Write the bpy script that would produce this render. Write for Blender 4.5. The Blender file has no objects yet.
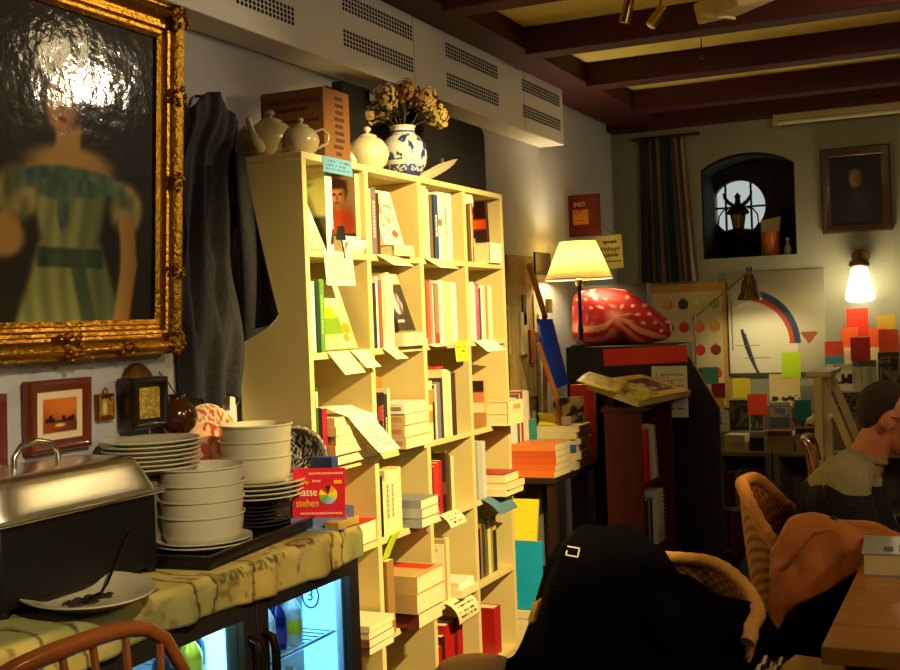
import bpy, bmesh, math, random
from mathutils import Vector, Matrix, Euler

SC = bpy.context.scene
COL = SC.collection
RND = random.Random(11)
PI = math.pi
V = Vector

# ------------------------------------------------------------------ camera model
CF, CYAW, CPIT, CROL, CH = 1169.97, .43240, .0120, -.03820, 1.4795
_F = V((-math.sin(CYAW) * math.cos(CPIT), math.cos(CYAW) * math.cos(CPIT), -math.sin(CPIT)))
_R = _F.cross(V((0, 0, 1))).normalized()
_U = _R.cross(_F)
_R, _U = _R * math.cos(CROL) + _U * math.sin(CROL), -_R * math.sin(CROL) + _U * math.cos(CROL)
CPOS = V((0, 0, CH))


def P(u, v, ax, val):
    """point of the room seen at photo position (u, v) on the plane ax = val"""
    d = _F + _R * ((u - 450) / CF) - _U * ((v - 335) / CF)
    i = 'xyz'.index(ax)
    return CPOS + d * ((val - CPOS[i]) / d[i])


cam_d = bpy.data.cameras.new('camera')
cam = bpy.data.objects.new('camera', cam_d)
COL.objects.link(cam)
M = Matrix((_R, _U, -_F)).transposed().to_4x4()
M.translation = CPOS
cam.matrix_world = M
cam_d.sensor_width = 36.0
cam_d.lens = 36.0 * CF / 900.0
cam_d.clip_start = 0.05
SC.camera = cam


# ------------------------------------------------------------------ colour + materials
def lin(c):
    out = []
    for x in c[:3]:
        x = x / 255.0
        out.append(x / 12.92 if x <= .04045 else ((x + .055) / 1.055) ** 2.4)
    return tuple(out)


MATS = {}


def mat(rgb, rough=.6, metal=0., var=.12, scale=18., bump=0., spec=.4, coat=0., sheen=0., key=None, bscale=None,
        stretch=None):
    k = key or (tuple(rgb), rough, metal, var, scale, bump, spec, coat, sheen, bscale, stretch)
    if k in MATS:
        return MATS[k]
    m = bpy.data.materials.new('mat_%d' % len(MATS))
    m.use_nodes = True
    nt = m.node_tree
    b = nt.nodes['Principled BSDF']
    c = lin(rgb)
    b.inputs['Roughness'].default_value = rough
    b.inputs['Metallic'].default_value = metal
    b.inputs['Specular IOR Level'].default_value = spec
    b.inputs['Coat Weight'].default_value = coat
    b.inputs['Coat Roughness'].default_value = .1
    if sheen:
        b.inputs['Sheen Weight'].default_value = sheen
        b.inputs['Sheen Roughness'].default_value = .4
    tc = nt.nodes.new('ShaderNodeTexCoord')
    mp = nt.nodes.new('ShaderNodeMapping')
    nt.links.new(tc.outputs['Object'], mp.inputs['Vector'])
    if stretch:
        mp.inputs['Scale'].default_value = stretch
    n = nt.nodes.new('ShaderNodeTexNoise')
    n.inputs['Scale'].default_value = scale
    n.inputs['Detail'].default_value = 4
    nt.links.new(mp.outputs['Vector'], n.inputs['Vector'])
    mx = nt.nodes.new('ShaderNodeMix')
    mx.data_type = 'RGBA'
    mx.inputs[6].default_value = tuple(x * (1 - var) for x in c) + (1,)
    mx.inputs[7].default_value = tuple(min(1, x * (1 + var)) for x in c) + (1,)
    nt.links.new(n.outputs['Fac'], mx.inputs[0])
    nt.links.new(mx.outputs[2], b.inputs['Base Color'])
    if bump:
        n2 = nt.nodes.new('ShaderNodeTexNoise')
        n2.inputs['Scale'].default_value = bscale or scale * 3
        n2.inputs['Detail'].default_value = 5
        nt.links.new(mp.outputs['Vector'], n2.inputs['Vector'])
        bp = nt.nodes.new('ShaderNodeBump')
        bp.inputs['Strength'].default_value = bump
        bp.inputs['Distance'].default_value = .01
        nt.links.new(n2.outputs['Fac'], bp.inputs['Height'])
        nt.links.new(bp.outputs['Normal'], b.inputs['Normal'])
    MATS[k] = m
    return m


def wood(rgb, rough=.4, axis=0, scale=6., dark=.55, coat=.1):
    k = ('wood', tuple(rgb), rough, axis, scale, dark, coat)
    if k in MATS:
        return MATS[k]
    m = bpy.data.materials.new('wood_%d' % len(MATS))
    m.use_nodes = True
    nt = m.node_tree
    b = nt.nodes['Principled BSDF']
    b.inputs['Roughness'].default_value = rough
    b.inputs['Coat Weight'].default_value = coat
    tc = nt.nodes.new('ShaderNodeTexCoord')
    mp = nt.nodes.new('ShaderNodeMapping')
    s = [scale * 5, scale * 5, scale * 5]
    s[axis] = scale * .35
    mp.inputs['Scale'].default_value = s
    nt.links.new(tc.outputs['Object'], mp.inputs['Vector'])
    n = nt.nodes.new('ShaderNodeTexNoise')
    n.inputs['Scale'].default_value = 1.
    n.inputs['Detail'].default_value = 6
    n.inputs['Distortion'].default_value = .6
    nt.links.new(mp.outputs['Vector'], n.inputs['Vector'])
    mx = nt.nodes.new('ShaderNodeMix')
    mx.data_type = 'RGBA'
    c = lin(rgb)
    mx.inputs[6].default_value = tuple(x * dark for x in c) + (1,)
    mx.inputs[7].default_value = tuple(min(1, x * 1.2) for x in c) + (1,)
    nt.links.new(n.outputs['Fac'], mx.inputs[0])
    nt.links.new(mx.outputs[2], b.inputs['Base Color'])
    bp = nt.nodes.new('ShaderNodeBump')
    bp.inputs['Strength'].default_value = .15
    bp.inputs['Distance'].default_value = .004
    nt.links.new(n.outputs['Fac'], bp.inputs['Height'])
    nt.links.new(bp.outputs['Normal'], b.inputs['Normal'])
    MATS[k] = m
    return m


def painted(rough=.6, bump=0., bscale=30., coat=0., spec=.4, sub=0.):
    """surface whose colour is its own print / paint, carried per vertex"""
    k = ('painted', rough, bump, bscale, coat, spec)
    if k in MATS:
        return MATS[k]
    m = bpy.data.materials.new('print_%d' % len(MATS))
    m.use_nodes = True
    nt = m.node_tree
    b = nt.nodes['Principled BSDF']
    b.inputs['Roughness'].default_value = rough
    b.inputs['Coat Weight'].default_value = coat
    b.inputs['Coat Roughness'].default_value = .07
    b.inputs['Specular IOR Level'].default_value = spec
    a = nt.nodes.new('ShaderNodeAttribute')
    a.attribute_name = 'Col'
    nt.links.new(a.outputs['Color'], b.inputs['Base Color'])
    if bump:
        tc = nt.nodes.new('ShaderNodeTexCoord')
        n2 = nt.nodes.new('ShaderNodeTexNoise')
        n2.inputs['Scale'].default_value = bscale
        n2.inputs['Detail'].default_value = 5
        nt.links.new(tc.outputs['Object'], n2.inputs['Vector'])
        bp = nt.nodes.new('ShaderNodeBump')
        bp.inputs['Strength'].default_value = bump
        bp.inputs['Distance'].default_value = .012
        nt.links.new(n2.outputs['Fac'], bp.inputs['Height'])
        nt.links.new(bp.outputs['Normal'], b.inputs['Normal'])
        if coat:
            nt.links.new(bp.outputs['Normal'], b.inputs['Coat Normal'])
    MATS[k] = m
    return m


def emis(rgb, strength, key=None):
    k = ('emis', tuple(rgb), strength)
    if k in MATS:
        return MATS[k]
    m = bpy.data.materials.new('glow_%d' % len(MATS))
    m.use_nodes = True
    b = m.node_tree.nodes['Principled BSDF']
    b.inputs['Base Color'].default_value = lin(rgb) + (1,)
    b.inputs['Emission Color'].default_value = lin(rgb) + (1,)
    b.inputs['Emission Strength'].default_value = strength
    b.inputs['Roughness'].default_value = .5
    MATS[k] = m
    return m


def glass(rgb=(240, 245, 245), rough=.02, key='g', thin=True, alpha=.12):
    """thin clear pane: mostly see-through with a real glossy surface"""
    k = ('glass', tuple(rgb), rough, alpha)
    if k in MATS:
        return MATS[k]
    m = bpy.data.materials.new('glass_%d' % len(MATS))
    m.use_nodes = True
    nt = m.node_tree
    nt.nodes.remove(nt.nodes['Principled BSDF'])
    out = nt.nodes['Material Output']
    t = nt.nodes.new('ShaderNodeBsdfTransparent')
    t.inputs['Color'].default_value = lin(rgb) + (1,)
    g = nt.nodes.new('ShaderNodeBsdfGlossy')
    g.inputs['Roughness'].default_value = rough
    lw = nt.nodes.new('ShaderNodeLayerWeight')
    lw.inputs['Blend'].default_value = .5
    pw_ = nt.nodes.new('ShaderNodeMath')
    pw_.operation = 'POWER'
    pw_.inputs[1].default_value = 4.
    nt.links.new(lw.outputs['Facing'], pw_.inputs[0])
    fr = nt.nodes.new('ShaderNodeMath')
    fr.operation = 'MULTIPLY_ADD'
    fr.inputs[1].default_value = .7
    fr.inputs[2].default_value = .03
    nt.links.new(pw_.outputs[0], fr.inputs[0])
    mx = nt.nodes.new('ShaderNodeMixShader')
    nt.links.new(fr.outputs[0], mx.inputs[0])
    nt.links.new(t.outputs[0], mx.inputs[1])
    nt.links.new(g.outputs[0], mx.inputs[2])
    nt.links.new(mx.outputs[0], out.inputs['Surface'])
    MATS[k] = m
    return m


# ------------------------------------------------------------------ mesh builder
class MB:
    def __init__(self):
        self.bm = bmesh.new()
        self.col = None
        self.mi = 0

    def _faces(self, vs, faces):
        out = []
        for f in faces:
            try:
                fc = self.bm.faces.new([vs[i] for i in f])
                fc.material_index = self.mi
                out.append(fc)
            except ValueError:
                pass
        return out

    def box(self, c, s, rot=None):
        c = V(c)
        hx, hy, hz = s[0] / 2, s[1] / 2, s[2] / 2
        vs = []
        for z in (-hz, hz):
            for x, y in ((-hx, -hy), (hx, -hy), (hx, hy), (-hx, hy)):
                p = V((x, y, z))
                if rot is not None:
                    p = rot @ p
                vs.append(self.bm.verts.new(c + p))
        self._faces(vs, ((3, 2, 1, 0), (4, 5, 6, 7), (0, 1, 5, 4), (1, 2, 6, 5), (2, 3, 7, 6), (3, 0, 4, 7)))
        return self

    def bb(self, x0, x1, y0, y1, z0, z1):
        return self.box(((x0 + x1) / 2, (y0 + y1) / 2, (z0 + z1) / 2), (abs(x1 - x0), abs(y1 - y0), abs(z1 - z0)))

    def cyl(self, p0, p1, r0, r1=None, n=16, cap=True):
        r1 = r0 if r1 is None else r1
        p0, p1 = V(p0), V(p1)
        d = (p1 - p0).normalized()
        a = d.orthogonal().normalized()
        b = d.cross(a)
        A, B = [], []
        for i in range(n):
            t = 2 * PI * i / n
            o = a * math.cos(t) + b * math.sin(t)
            A.append(self.bm.verts.new(p0 + o * r0))
            B.append(self.bm.verts.new(p1 + o * r1))
        vs = A + B
        self._faces(vs, [(i, (i + 1) % n, n + (i + 1) % n, n + i) for i in range(n)])
        if cap:
            self._faces(vs, [tuple(range(n - 1, -1, -1)), tuple(range(n, 2 * n))])
        return self

    def lathe(self, prof, c=(0, 0, 0), n=28, sx=1., sy=1., rot=None):
        c = V(c)
        rings = []
        for r, z in prof:
            if r < 1e-5:
                p = V((0, 0, z))
                rings.append([self.bm.verts.new(c + (rot @ p if rot else p))])
            else:
                ring = []
                for i in range(n):
                    t = 2 * PI * i / n
                    p = V((r * math.cos(t) * sx, r * math.sin(t) * sy, z))
                    ring.append(self.bm.verts.new(c + (rot @ p if rot else p)))
                rings.append(ring)
        for a, b in zip(rings, rings[1:]):
            if len(a) == 1 and len(b) == 1:
                continue
            for i in range(n):
                j = (i + 1) % n
                if len(a) == 1:
                    f = [a[0], b[j], b[i]]
                elif len(b) == 1:
                    f = [a[i], a[j], b[0]]
                else:
                    f = [a[i], a[j], b[j], b[i]]
                try:
                    fc = self.bm.faces.new(f)
                    fc.material_index = self.mi
                except ValueError:
                    pass
        return self

    def tube(self, pts, r, n=8, closed=False, cap=True):
        pts = [V(p) for p in pts]
        m = len(pts)
        rs = r if isinstance(r, (list, tuple)) else [r] * m
        rings = []
        prev = None
        for i, p in enumerate(pts):
            if closed:
                d = pts[(i + 1) % m] - pts[i - 1]
            else:
                d = pts[min(i + 1, m - 1)] - pts[max(i - 1, 0)]
            d.normalize()
            if prev is None:
                a = d.orthogonal().normalized()
            else:
                a = (prev - d * prev.dot(d))
                if a.length < 1e-6:
                    a = d.orthogonal()
                a.normalize()
            prev = a
            b = d.cross(a)
            rings.append([self.bm.verts.new(p + (a * math.cos(2 * PI * k / n) + b * math.sin(2 * PI * k / n)) * rs[i])
                          for k in range(n)])
        rr = rings + ([rings[0]] if closed else [])
        for A, B in zip(rr, rr[1:]):
            for k in range(n):
                try:
                    fc = self.bm.faces.new([A[k], A[(k + 1) % n], B[(k + 1) % n], B[k]])
                    fc.material_index = self.mi
                except ValueError:
                    pass
        if cap and not closed:
            for ring in (rings[0][::-1], rings[-1]):
                try:
                    fc = self.bm.faces.new(ring)
                    fc.material_index = self.mi
                except ValueError:
                    pass
        return self

    def prism(self, poly, axis, a, b):
        """polygon in the plane across 'axis', extruded from a to b"""
        def mk(p, t):
            if axis == 'y':
                return V((p[0], t, p[1]))
            if axis == 'x':
                return V((t, p[0], p[1]))
            return V((p[0], p[1], t))
        n = len(poly)
        vs = [self.bm.verts.new(mk(p, a)) for p in poly] + [self.bm.verts.new(mk(p, b)) for p in poly]
        self._faces(vs, [tuple(range(n)), tuple(range(2 * n - 1, n - 1, -1))])
        self._faces(vs, [(i, n + i, n + (i + 1) % n, (i + 1) % n) for i in range(n)])
        return self

    def ball(self, c, r, sx=1., sy=1., sz=1., n=16, m=10, rot=None):
        prof = [(r * math.sin(PI * i / m), -r * math.cos(PI * i / m) * sz) for i in range(m + 1)]
        prof[0] = (0, -r * sz)
        prof[-1] = (0, r * sz)
        return self.lathe(prof, c, n, sx, sy, rot)

    def grid(self, fn, nu, nv, colfn=None, thick=0., back=None):
        """surface fn(u,v) with optional own print colour; thick gives it a real back"""
        if colfn and self.col is None:
            self.col = self.bm.verts.layers.float_color.new('Col')
        vs = []
        for j in range(nv + 1):
            for i in range(nu + 1):
                u, v = i / nu, j / nv
                w = self.bm.verts.new(fn(u, v))
                if colfn:
                    w[self.col] = lin(colfn(u, v)) + (1,)
                vs.append(w)
        for j in range(nv):
            for i in range(nu):
                a = j * (nu + 1) + i
                self._faces(vs, [(a, a + 1, a + nu + 2, a + nu + 1)])
        return self

    def build(self, name, m=None, parent=None, loc=None, rot=None, smooth=40, bevel=0., subsurf=0, solid=0., seg=2,
              off=0.):
        bmesh.ops.recalc_face_normals(self.bm, faces=self.bm.faces)
        me = bpy.data.meshes.new(name)
        self.bm.to_mesh(me)
        self.bm.free()
        ms = m if isinstance(m, (list, tuple)) else [m]
        for x in ms:
            me.materials.append(x)
        if smooth:
            me.polygons.foreach_set('use_smooth', [True] * len(me.polygons))
            me.set_sharp_from_angle(angle=math.radians(smooth))
        o = bpy.data.objects.new(name, me)
        COL.objects.link(o)
        if parent is not None:
            o.parent = parent
        if loc is not None:
            o.location = loc
        if rot is not None:
            o.rotation_euler = rot if not isinstance(rot, Matrix) else rot.to_euler()
        if solid:
            s = o.modifiers.new('solid', 'SOLIDIFY')
            s.thickness = solid
            s.offset = off
        if subsurf:
            s = o.modifiers.new('sub', 'SUBSURF')
            s.levels = subsurf
            s.render_levels = subsurf
        if bevel:
            s = o.modifiers.new('bev', 'BEVEL')
            s.width = bevel
            s.segments = seg
            s.limit_method = 'ANGLE'
        return o


def tag(o, label=None, cat=None, group=None, kind=None):
    if label:
        o['label'] = label
    if cat:
        o['category'] = cat
    if group:
        o['group'] = group
    if kind:
        o['kind'] = kind
    return o


def thing(name, label, cat, loc=(0, 0, 0), rot=None, group=None):
    o = bpy.data.objects.new(name, None)
    o.empty_display_size = .05
    COL.objects.link(o)
    o.location = loc
    if rot is not None:
        o.rotation_euler = rot.to_euler() if isinstance(rot, Matrix) else rot
    return tag(o, label, cat, group)


def dup(root, loc, rot=None, label=None, group=None):
    r = root.copy()
    COL.objects.link(r)
    r.location = loc
    if rot is not None:
        r.rotation_euler = rot.to_euler() if isinstance(rot, Matrix) else rot
    if label:
        r['label'] = label
    if group:
        r['group'] = group
    for ch in list(root.children):
        c = ch.copy()
        COL.objects.link(c)
        c.parent = r
        for g in ch.children:
            d = g.copy()
            COL.objects.link(d)
            d.parent = c
    return r


def struct(name, mb, m, **k):
    o = mb.build(name, m, **k)
    o['kind'] = 'structure'
    return o


def RZ(a):
    return Matrix.Rotation(a, 3, 'Z')


def RX(a):
    return Matrix.Rotation(a, 3, 'X')


def RY(a):
    return Matrix.Rotation(a, 3, 'Y')


def text_part(body, size, m, parent, loc, rot, name='lettering', depth=.0006, align='CENTER', sx=1.):
    cu = bpy.data.curves.new('txt', 'FONT')
    cu.body = body
    cu.size = size
    cu.align_x = align
    cu.align_y = 'CENTER'
    cu.extrude = depth
    cu.resolution_u = 3
    t = bpy.data.objects.new('txt', cu)
    COL.objects.link(t)
    dg = bpy.context.evaluated_depsgraph_get()
    me = bpy.data.meshes.new_from_object(t.evaluated_get(dg))
    bpy.data.objects.remove(t)
    me.materials.clear()
    me.materials.append(m)
    o = bpy.data.objects.new(name, me)
    COL.objects.link(o)
    o.parent = parent
    o.location = loc
    o.rotation_euler = rot.to_euler() if isinstance(rot, Matrix) else rot
    o.scale = (sx, 1, 1)
    return o


def h2(i, j=0, s=0):
    x = math.sin(i * 127.1 + j * 311.7 + s * 74.7) * 43758.5453
    return x - math.floor(x)


def vn(x, y, s=0):
    i, j = math.floor(x), math.floor(y)
    fx, fy = x - i, y - j
    fx = fx * fx * (3 - 2 * fx)
    fy = fy * fy * (3 - 2 * fy)
    a = h2(i, j, s) * (1 - fx) + h2(i + 1, j, s) * fx
    b = h2(i, j + 1, s) * (1 - fx) + h2(i + 1, j + 1, s) * fx
    return a * (1 - fy) + b * fy


def mixc(a, b, t):
    t = max(0., min(1., t))
    return tuple(a[i] * (1 - t) + b[i] * t for i in range(3))


def sst(a, b, x):
    t = max(0., min(1., (x - a) / (b - a)))
    return t * t * (3 - 2 * t)


def ell(u, v, cx, cy, rx, ry, soft=.15):
    d = math.hypot((u - cx) / rx, (v - cy) / ry)
    return 1 - sst(1 - soft, 1 + soft, d)


def handwriting(paper, ink=(60, 55, 60), rows=6, seed=0, l=.1, r=.9, top=.86, bot=.14, dens=.62):
    def f(u, v):
        if l < u < r and bot < v < top:
            t = (v - bot) / (top - bot) * rows
            row = int(t)
            fr = t - row
            end = r - (r - l) * .5 * h2(row, seed, 5) * (row % 2)
            if .25 < fr < .75 and u < end:
                w = h2(int(u * 46), row, seed)
                if w < dens:
                    return ink
        return paper
    return f
# ------------------------------------------------------------------ the room
XL, YB, ZC = -2.194, 7.5, 2.80
plaster = mat((180, 178, 176), .85, var=.10, scale=2.2, bump=.25, bscale=40)
plaster2 = mat((150, 150, 124), .85, var=.10, scale=2.2, bump=.25, bscale=40)
b = MB(); b.bb(XL - .3, XL, -1.4, 6.39, 0, ZC + .1); b.bb(XL - .3, XL - .03, 6.38, YB + .5, 0, ZC + .1)
struct('wall_left', b, plaster)
b = MB(); b.bb(2.4, 2.6, -1.4, YB + .5, 0, ZC + .1); struct('wall_right', b, plaster2)
b = MB(); b.bb(XL - .3, 2.6, -1.6, -1.4, 0, ZC + .1); struct('wall_front', b, plaster2)
# back wall with the arched window niche
nx0, nx1, nz0, nzs, nzt = -1.655, -1.072, 1.812, 2.38, 2.47
b = MB()
arch = [(nx0 + (nx1 - nx0) * i / 10, nzs + (nzt - nzs) * math.sin(PI * i / 10) ** .7) for i in range(11)]
b.prism([(XL - .3, 0), (nx0, 0), (nx0, ZC + .1), (XL - .3, ZC + .1)], 'y', YB, YB + .5)
b.prism([(nx1, 0), (2.6, 0), (2.6, ZC + .1), (nx1, ZC + .1)], 'y', YB, YB + .5)
b.prism([(nx0, 0), (nx1, 0), (nx1, nz0), (nx0, nz0)], 'y', YB, YB + .5)
for (xa, za), (xb, zb) in zip(arch, arch[1:]):
    b.prism([(xa, za), (xb, zb), (xb, ZC + .1), (xa, ZC + .1)], 'y', YB, YB + .5)
struct('wall_back', b, plaster2, smooth=0)
b = MB(); b.bb(XL - .3, 2.6, -1.6, YB + .5, -.1, 0)
struct('floor', b, wood((92, 44, 24), .45, axis=1, scale=5))
b = MB(); b.bb(XL - .3, 2.6, -1.6, YB + .5, ZC, ZC + .1)
struct('ceiling', b, mat((226, 208, 112), .9, var=.08, scale=3))
beam_m = wood((66, 3, 11), .7, axis=0, scale=4, dark=.6, coat=0.)
for i, yb in enumerate((-.3, .57, 1.45, 2.33, 3.22, 4.11, 5.0, 5.89, 6.77)):
    b = MB(); b.bb(-1.88, 2.4, yb, yb + .13, 2.675, ZC)
    struct('trim_%d' % (i + 1), b, beam_m, bevel=.006)
b = MB(); b.bb(XL, -1.88, -1.4, 7.36, 2.70, ZC); struct('trim_10', b, beam_m)
b = MB(); b.bb(XL - .03, 2.4, 7.36, YB, 2.665, ZC); struct('trim_11', b, beam_m)
b = MB(); b.bb(XL, XL + .015, 4.75, 6.39, 0, .1); struct('baseboard_left', b, mat((90, 82, 66), .6))
b = MB(); b.bb(XL, 2.4, YB - .015, YB, 0, .1); struct('baseboard_back', b, mat((90, 82, 66), .6))

# boxed-in duct with perforated grilles along the left wall
duct_m = mat((232, 228, 214), .55, var=.04, scale=3)
duct = thing('air_duct', 'long pale grey boxed air duct with perforated grilles high along the left wall', 'air duct', (XL + .002, 0, 2.4))
b = MB(); b.bb(0, .142, -1.4, 6.0, 0, .3)
b.build('duct_casing', duct_m, duct, bevel=.004)
hole_m = mat((14, 13, 12), .8)


def grille(y0, y1, z0, z1):
    b = MB()
    ny, nz = max(4, int((y1 - y0) / .0215)), 4
    for i in range(ny):
        for j in range(nz):
            y = y0 + (y1 - y0) * (i + .5) / ny
            z = z0 + (z1 - z0) * (j + .5) / nz
            b.box((.1426, y, z), (.0022, .0125, .011))
    b.build('grille', hole_m, duct, smooth=0)


for k, (u0, u1) in enumerate(((237, 296), (343, 413), (445, 497), (520, 558))):
    ya = P(u0, 40, 'x', XL + .144).y
    yb = P(u1, 60, 'x', XL + .144).y
    grille(ya, yb, .195, .258)
    grille(ya, yb, .068, .131)
grille(1.05, 1.75, .195, .258); grille(1.05, 1.75, .068, .131)
for y in (.9, 2.62, 4.2, 5.42):
    b = MB(); b.bb(.1415, .1428, y - .0015, y + .0015, 0.002, .298); b.build('panel_seam', mat((110, 106, 96), .6), duct, smooth=0)

# round window deep in the niche
wd = thing('window_1', None, None, ((nx0 + nx1) / 2, YB + .36, nz0))
wd['kind'] = 'structure'
cw = P(738, 207, 'y', YB + .36) - wd.location
RW = .178
b = MB()
N = 40
outer = []
hw, hh0, hh1 = .40, -.25, .85
for i in range(N):
    t = 2 * PI * i / N
    c_, s_ = math.cos(t), math.sin(t)
    k = min((hw / abs(c_)) if abs(c_) > 1e-6 else 9, ((hh1 - cw.z) / s_) if s_ > 1e-6 else 9, ((hh0 - cw.z) / s_) if s_ < -1e-6 else 9)
    outer.append((cw.x + c_ * k, cw.z + s_ * k))
for i in range(N):
    j = (i + 1) % N
    t0, t1 = 2 * PI * i / N, 2 * PI * j / N
    b.prism([outer[i], outer[j], (cw.x + RW * math.cos(t1), cw.z + RW * math.sin(t1)), (cw.x + RW * math.cos(t0), cw.z + RW * math.sin(t0))], 'y', 0, .06)
b.build('window_frame', mat((30, 24, 18), .7, var=.3), wd, smooth=0)
b = MB()
for x in (-.083, .083):
    b.bb(cw.x + x - .006, cw.x + x + .006, .012, .03, cw.z - .16, cw.z + .16)
b.bb(cw.x - RW, cw.x + RW, .012, .03, cw.z - .006, cw.z + .006)
b.build('glazing_bars', mat((24, 20, 16), .6), wd, smooth=0)
b = MB(); b.lathe([(0, 0), (RW, 0), (RW, .004), (0, .004)], (cw.x, .04, cw.z), 40, rot=RX(PI / 2))
b.build('pane', glass((225, 232, 235), .05), wd)

b = MB()
lx0, lx1 = nx0 + .001, nx1 - .001
b.bb(lx0, lx0 + .012, YB + .012, YB + .36, nz0 + .0, nzs - .02); b.bb(lx1 - .012, lx1, YB + .012, YB + .36, nz0, nzs - .02)
for (xa, za), (xb, zb) in zip(arch, arch[1:]):
    b.prism([(xa, za - .02), (xb, zb - .02), (xb, zb - .002), (xa, za - .002)], 'y', YB + .012, YB + .36)
b.bb(lx0, lx1, YB + .012, YB + .36, nz0 - .01, nz0 + .0002)
struct('trim_12', b, mat((26, 20, 15), .8, var=.3), smooth=0)

# dusk outside the window
w = bpy.data.worlds.new('dusk')
SC.world = w
w.use_nodes = True
bg = w.node_tree.nodes['Background']
bg.inputs[0].default_value = (.86, .84, .74, 1)
bg.inputs[1].default_value = .95

SC.view_settings.view_transform = 'Standard'
SC.view_settings.look = 'None'
SC.view_settings.gamma = 1
SC.view_settings.exposure = 0
SC.view_settings.use_curve_mapping = False


# ------------------------------------------------------------------ lights
def spot(name, loc, aim, watts, col, size, blend=.5, rad=.05):
    d = bpy.data.lights.new(name, 'SPOT')
    d.energy = watts
    d.color = col
    d.spot_size = math.radians(size)
    d.spot_blend = blend
    d.shadow_soft_size = rad
    o = bpy.data.objects.new(name, d)
    COL.objects.link(o)
    o.location = loc
    o.rotation_euler = (V(aim) - V(loc)).to_track_quat('-Z', 'Y').to_euler()
    return o


def point(name, loc, watts, col, rad=.03):
    d = bpy.data.lights.new(name, 'POINT')
    d.energy = watts
    d.color = col
    d.shadow_soft_size = rad
    o = bpy.data.objects.new(name, d)
    COL.objects.link(o)
    o.location = loc
    return o


WARM = (1, .74, .30)
WARM2 = (1, .80, .50)
spot('shelf_spot', (.45, 2.95, 2.62), (-1.95, 3.95, 1.2), 980, WARM, 50, .6, .035)
spot('counter_spot', (.2, 1.0, 2.62), (-1.85, 2.2, .80), 200, WARM2, 36, .7, .04)
spot('portrait_spot', (.55, 5.3, 2.62), (-2.1, 2.40, 1.95), 110, WARM2, 24, .6, .06)
spot('table_spot', (.9, 2.4, 2.62), (-.35, 3.6, .75), 23, (1, .56, .20), 66, .9, .05)
point('fill_light', (1.7, 1.9, 2.5), 46, (1, .86, .66), .12)  # added fill light without a fixture, brightens the left wall
# opal globe added out of view for wall fill and a lid highlight
t = thing('fill_globe', 'added opal globe out of view giving fill light over the tables', 'lamp', (.0, 4.5, ZC))
b = MB(); b.cyl((0, 0, 0), (0, 0, -.06), .008); b.build('stem', mat((60, 44, 30), .4, .9), t)
b = MB(); b.ball((0, 0, -.15), .10, n=28, m=18); b.build('globe', emis((255, 226, 170), 20.), t)
# ------------------------------------------------------------------ bookcase
XF, XK = -1.914, -2.176
Y0, DY = 3.103, .4102
ZS = [2.02, 1.7185, 1.395, 1.032, .742, .406, .06]
lam = mat((212, 194, 132), .5, var=.03, scale=5)
case = thing('bookcase', 'tall cream bookcase of four columns of open cells against the left wall', 'bookcase', (XF, Y0, 0))


def cpart(name, x0, x1, y0, y1, z0, z1):
    b = MB(); b.bb(x0 - XF, x1 - XF, y0 - Y0, y1 - Y0, z0, z1)
    return b.build(name, lam, case, bevel=.0015)


YP = [Y0 + DY * k for k in range(5)]
cpart('side_panel', XK, XF, YP[0], YP[0] + .025, 0, 2.0)
cpart('side_panel', XK, XF, YP[4] - .025, YP[4], 0, 2.0)
for k in (1, 2, 3):
    cpart('divider', XK + .004, XF, YP[k] - .014, YP[k] + .014, .06, 2.0)
cpart('top_board', XK, XF, YP[0], YP[4], 2.0, 2.022)
cpart('back_panel', XK, XK + .006, YP[0], YP[4], .04, 2.0)
cpart('plinth', XF - .03, XF - .012, YP[0] + .02, YP[4] - .02, 0, .05)
YLO, YHI = [], []
for c in range(4):
    a = YP[c] + (.025 if c == 0 else .014)
    z = YP[c + 1] - (.025 if c == 3 else .014)
    YLO.append(a); YHI.append(z)
    for r in range(1, 7):
        cpart('shelf' if r < 6 else 'bottom_board', XK + .006, XF - .001, a, z, ZS[r] - .022, ZS[r])

ORD = ['first', 'second', 'third', 'fourth', 'fifth', 'sixth', 'seventh', 'eighth', 'ninth', 'tenth', 'eleventh',
       'twelfth', 'thirteenth', 'fourteenth']
ROWN = ['top', 'second', 'third', 'fourth', 'fifth', 'bottom']
PAGES = mat((222, 208, 160), .85, var=.10, scale=6, stretch=(90, 1, 1), key='pages')


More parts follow.
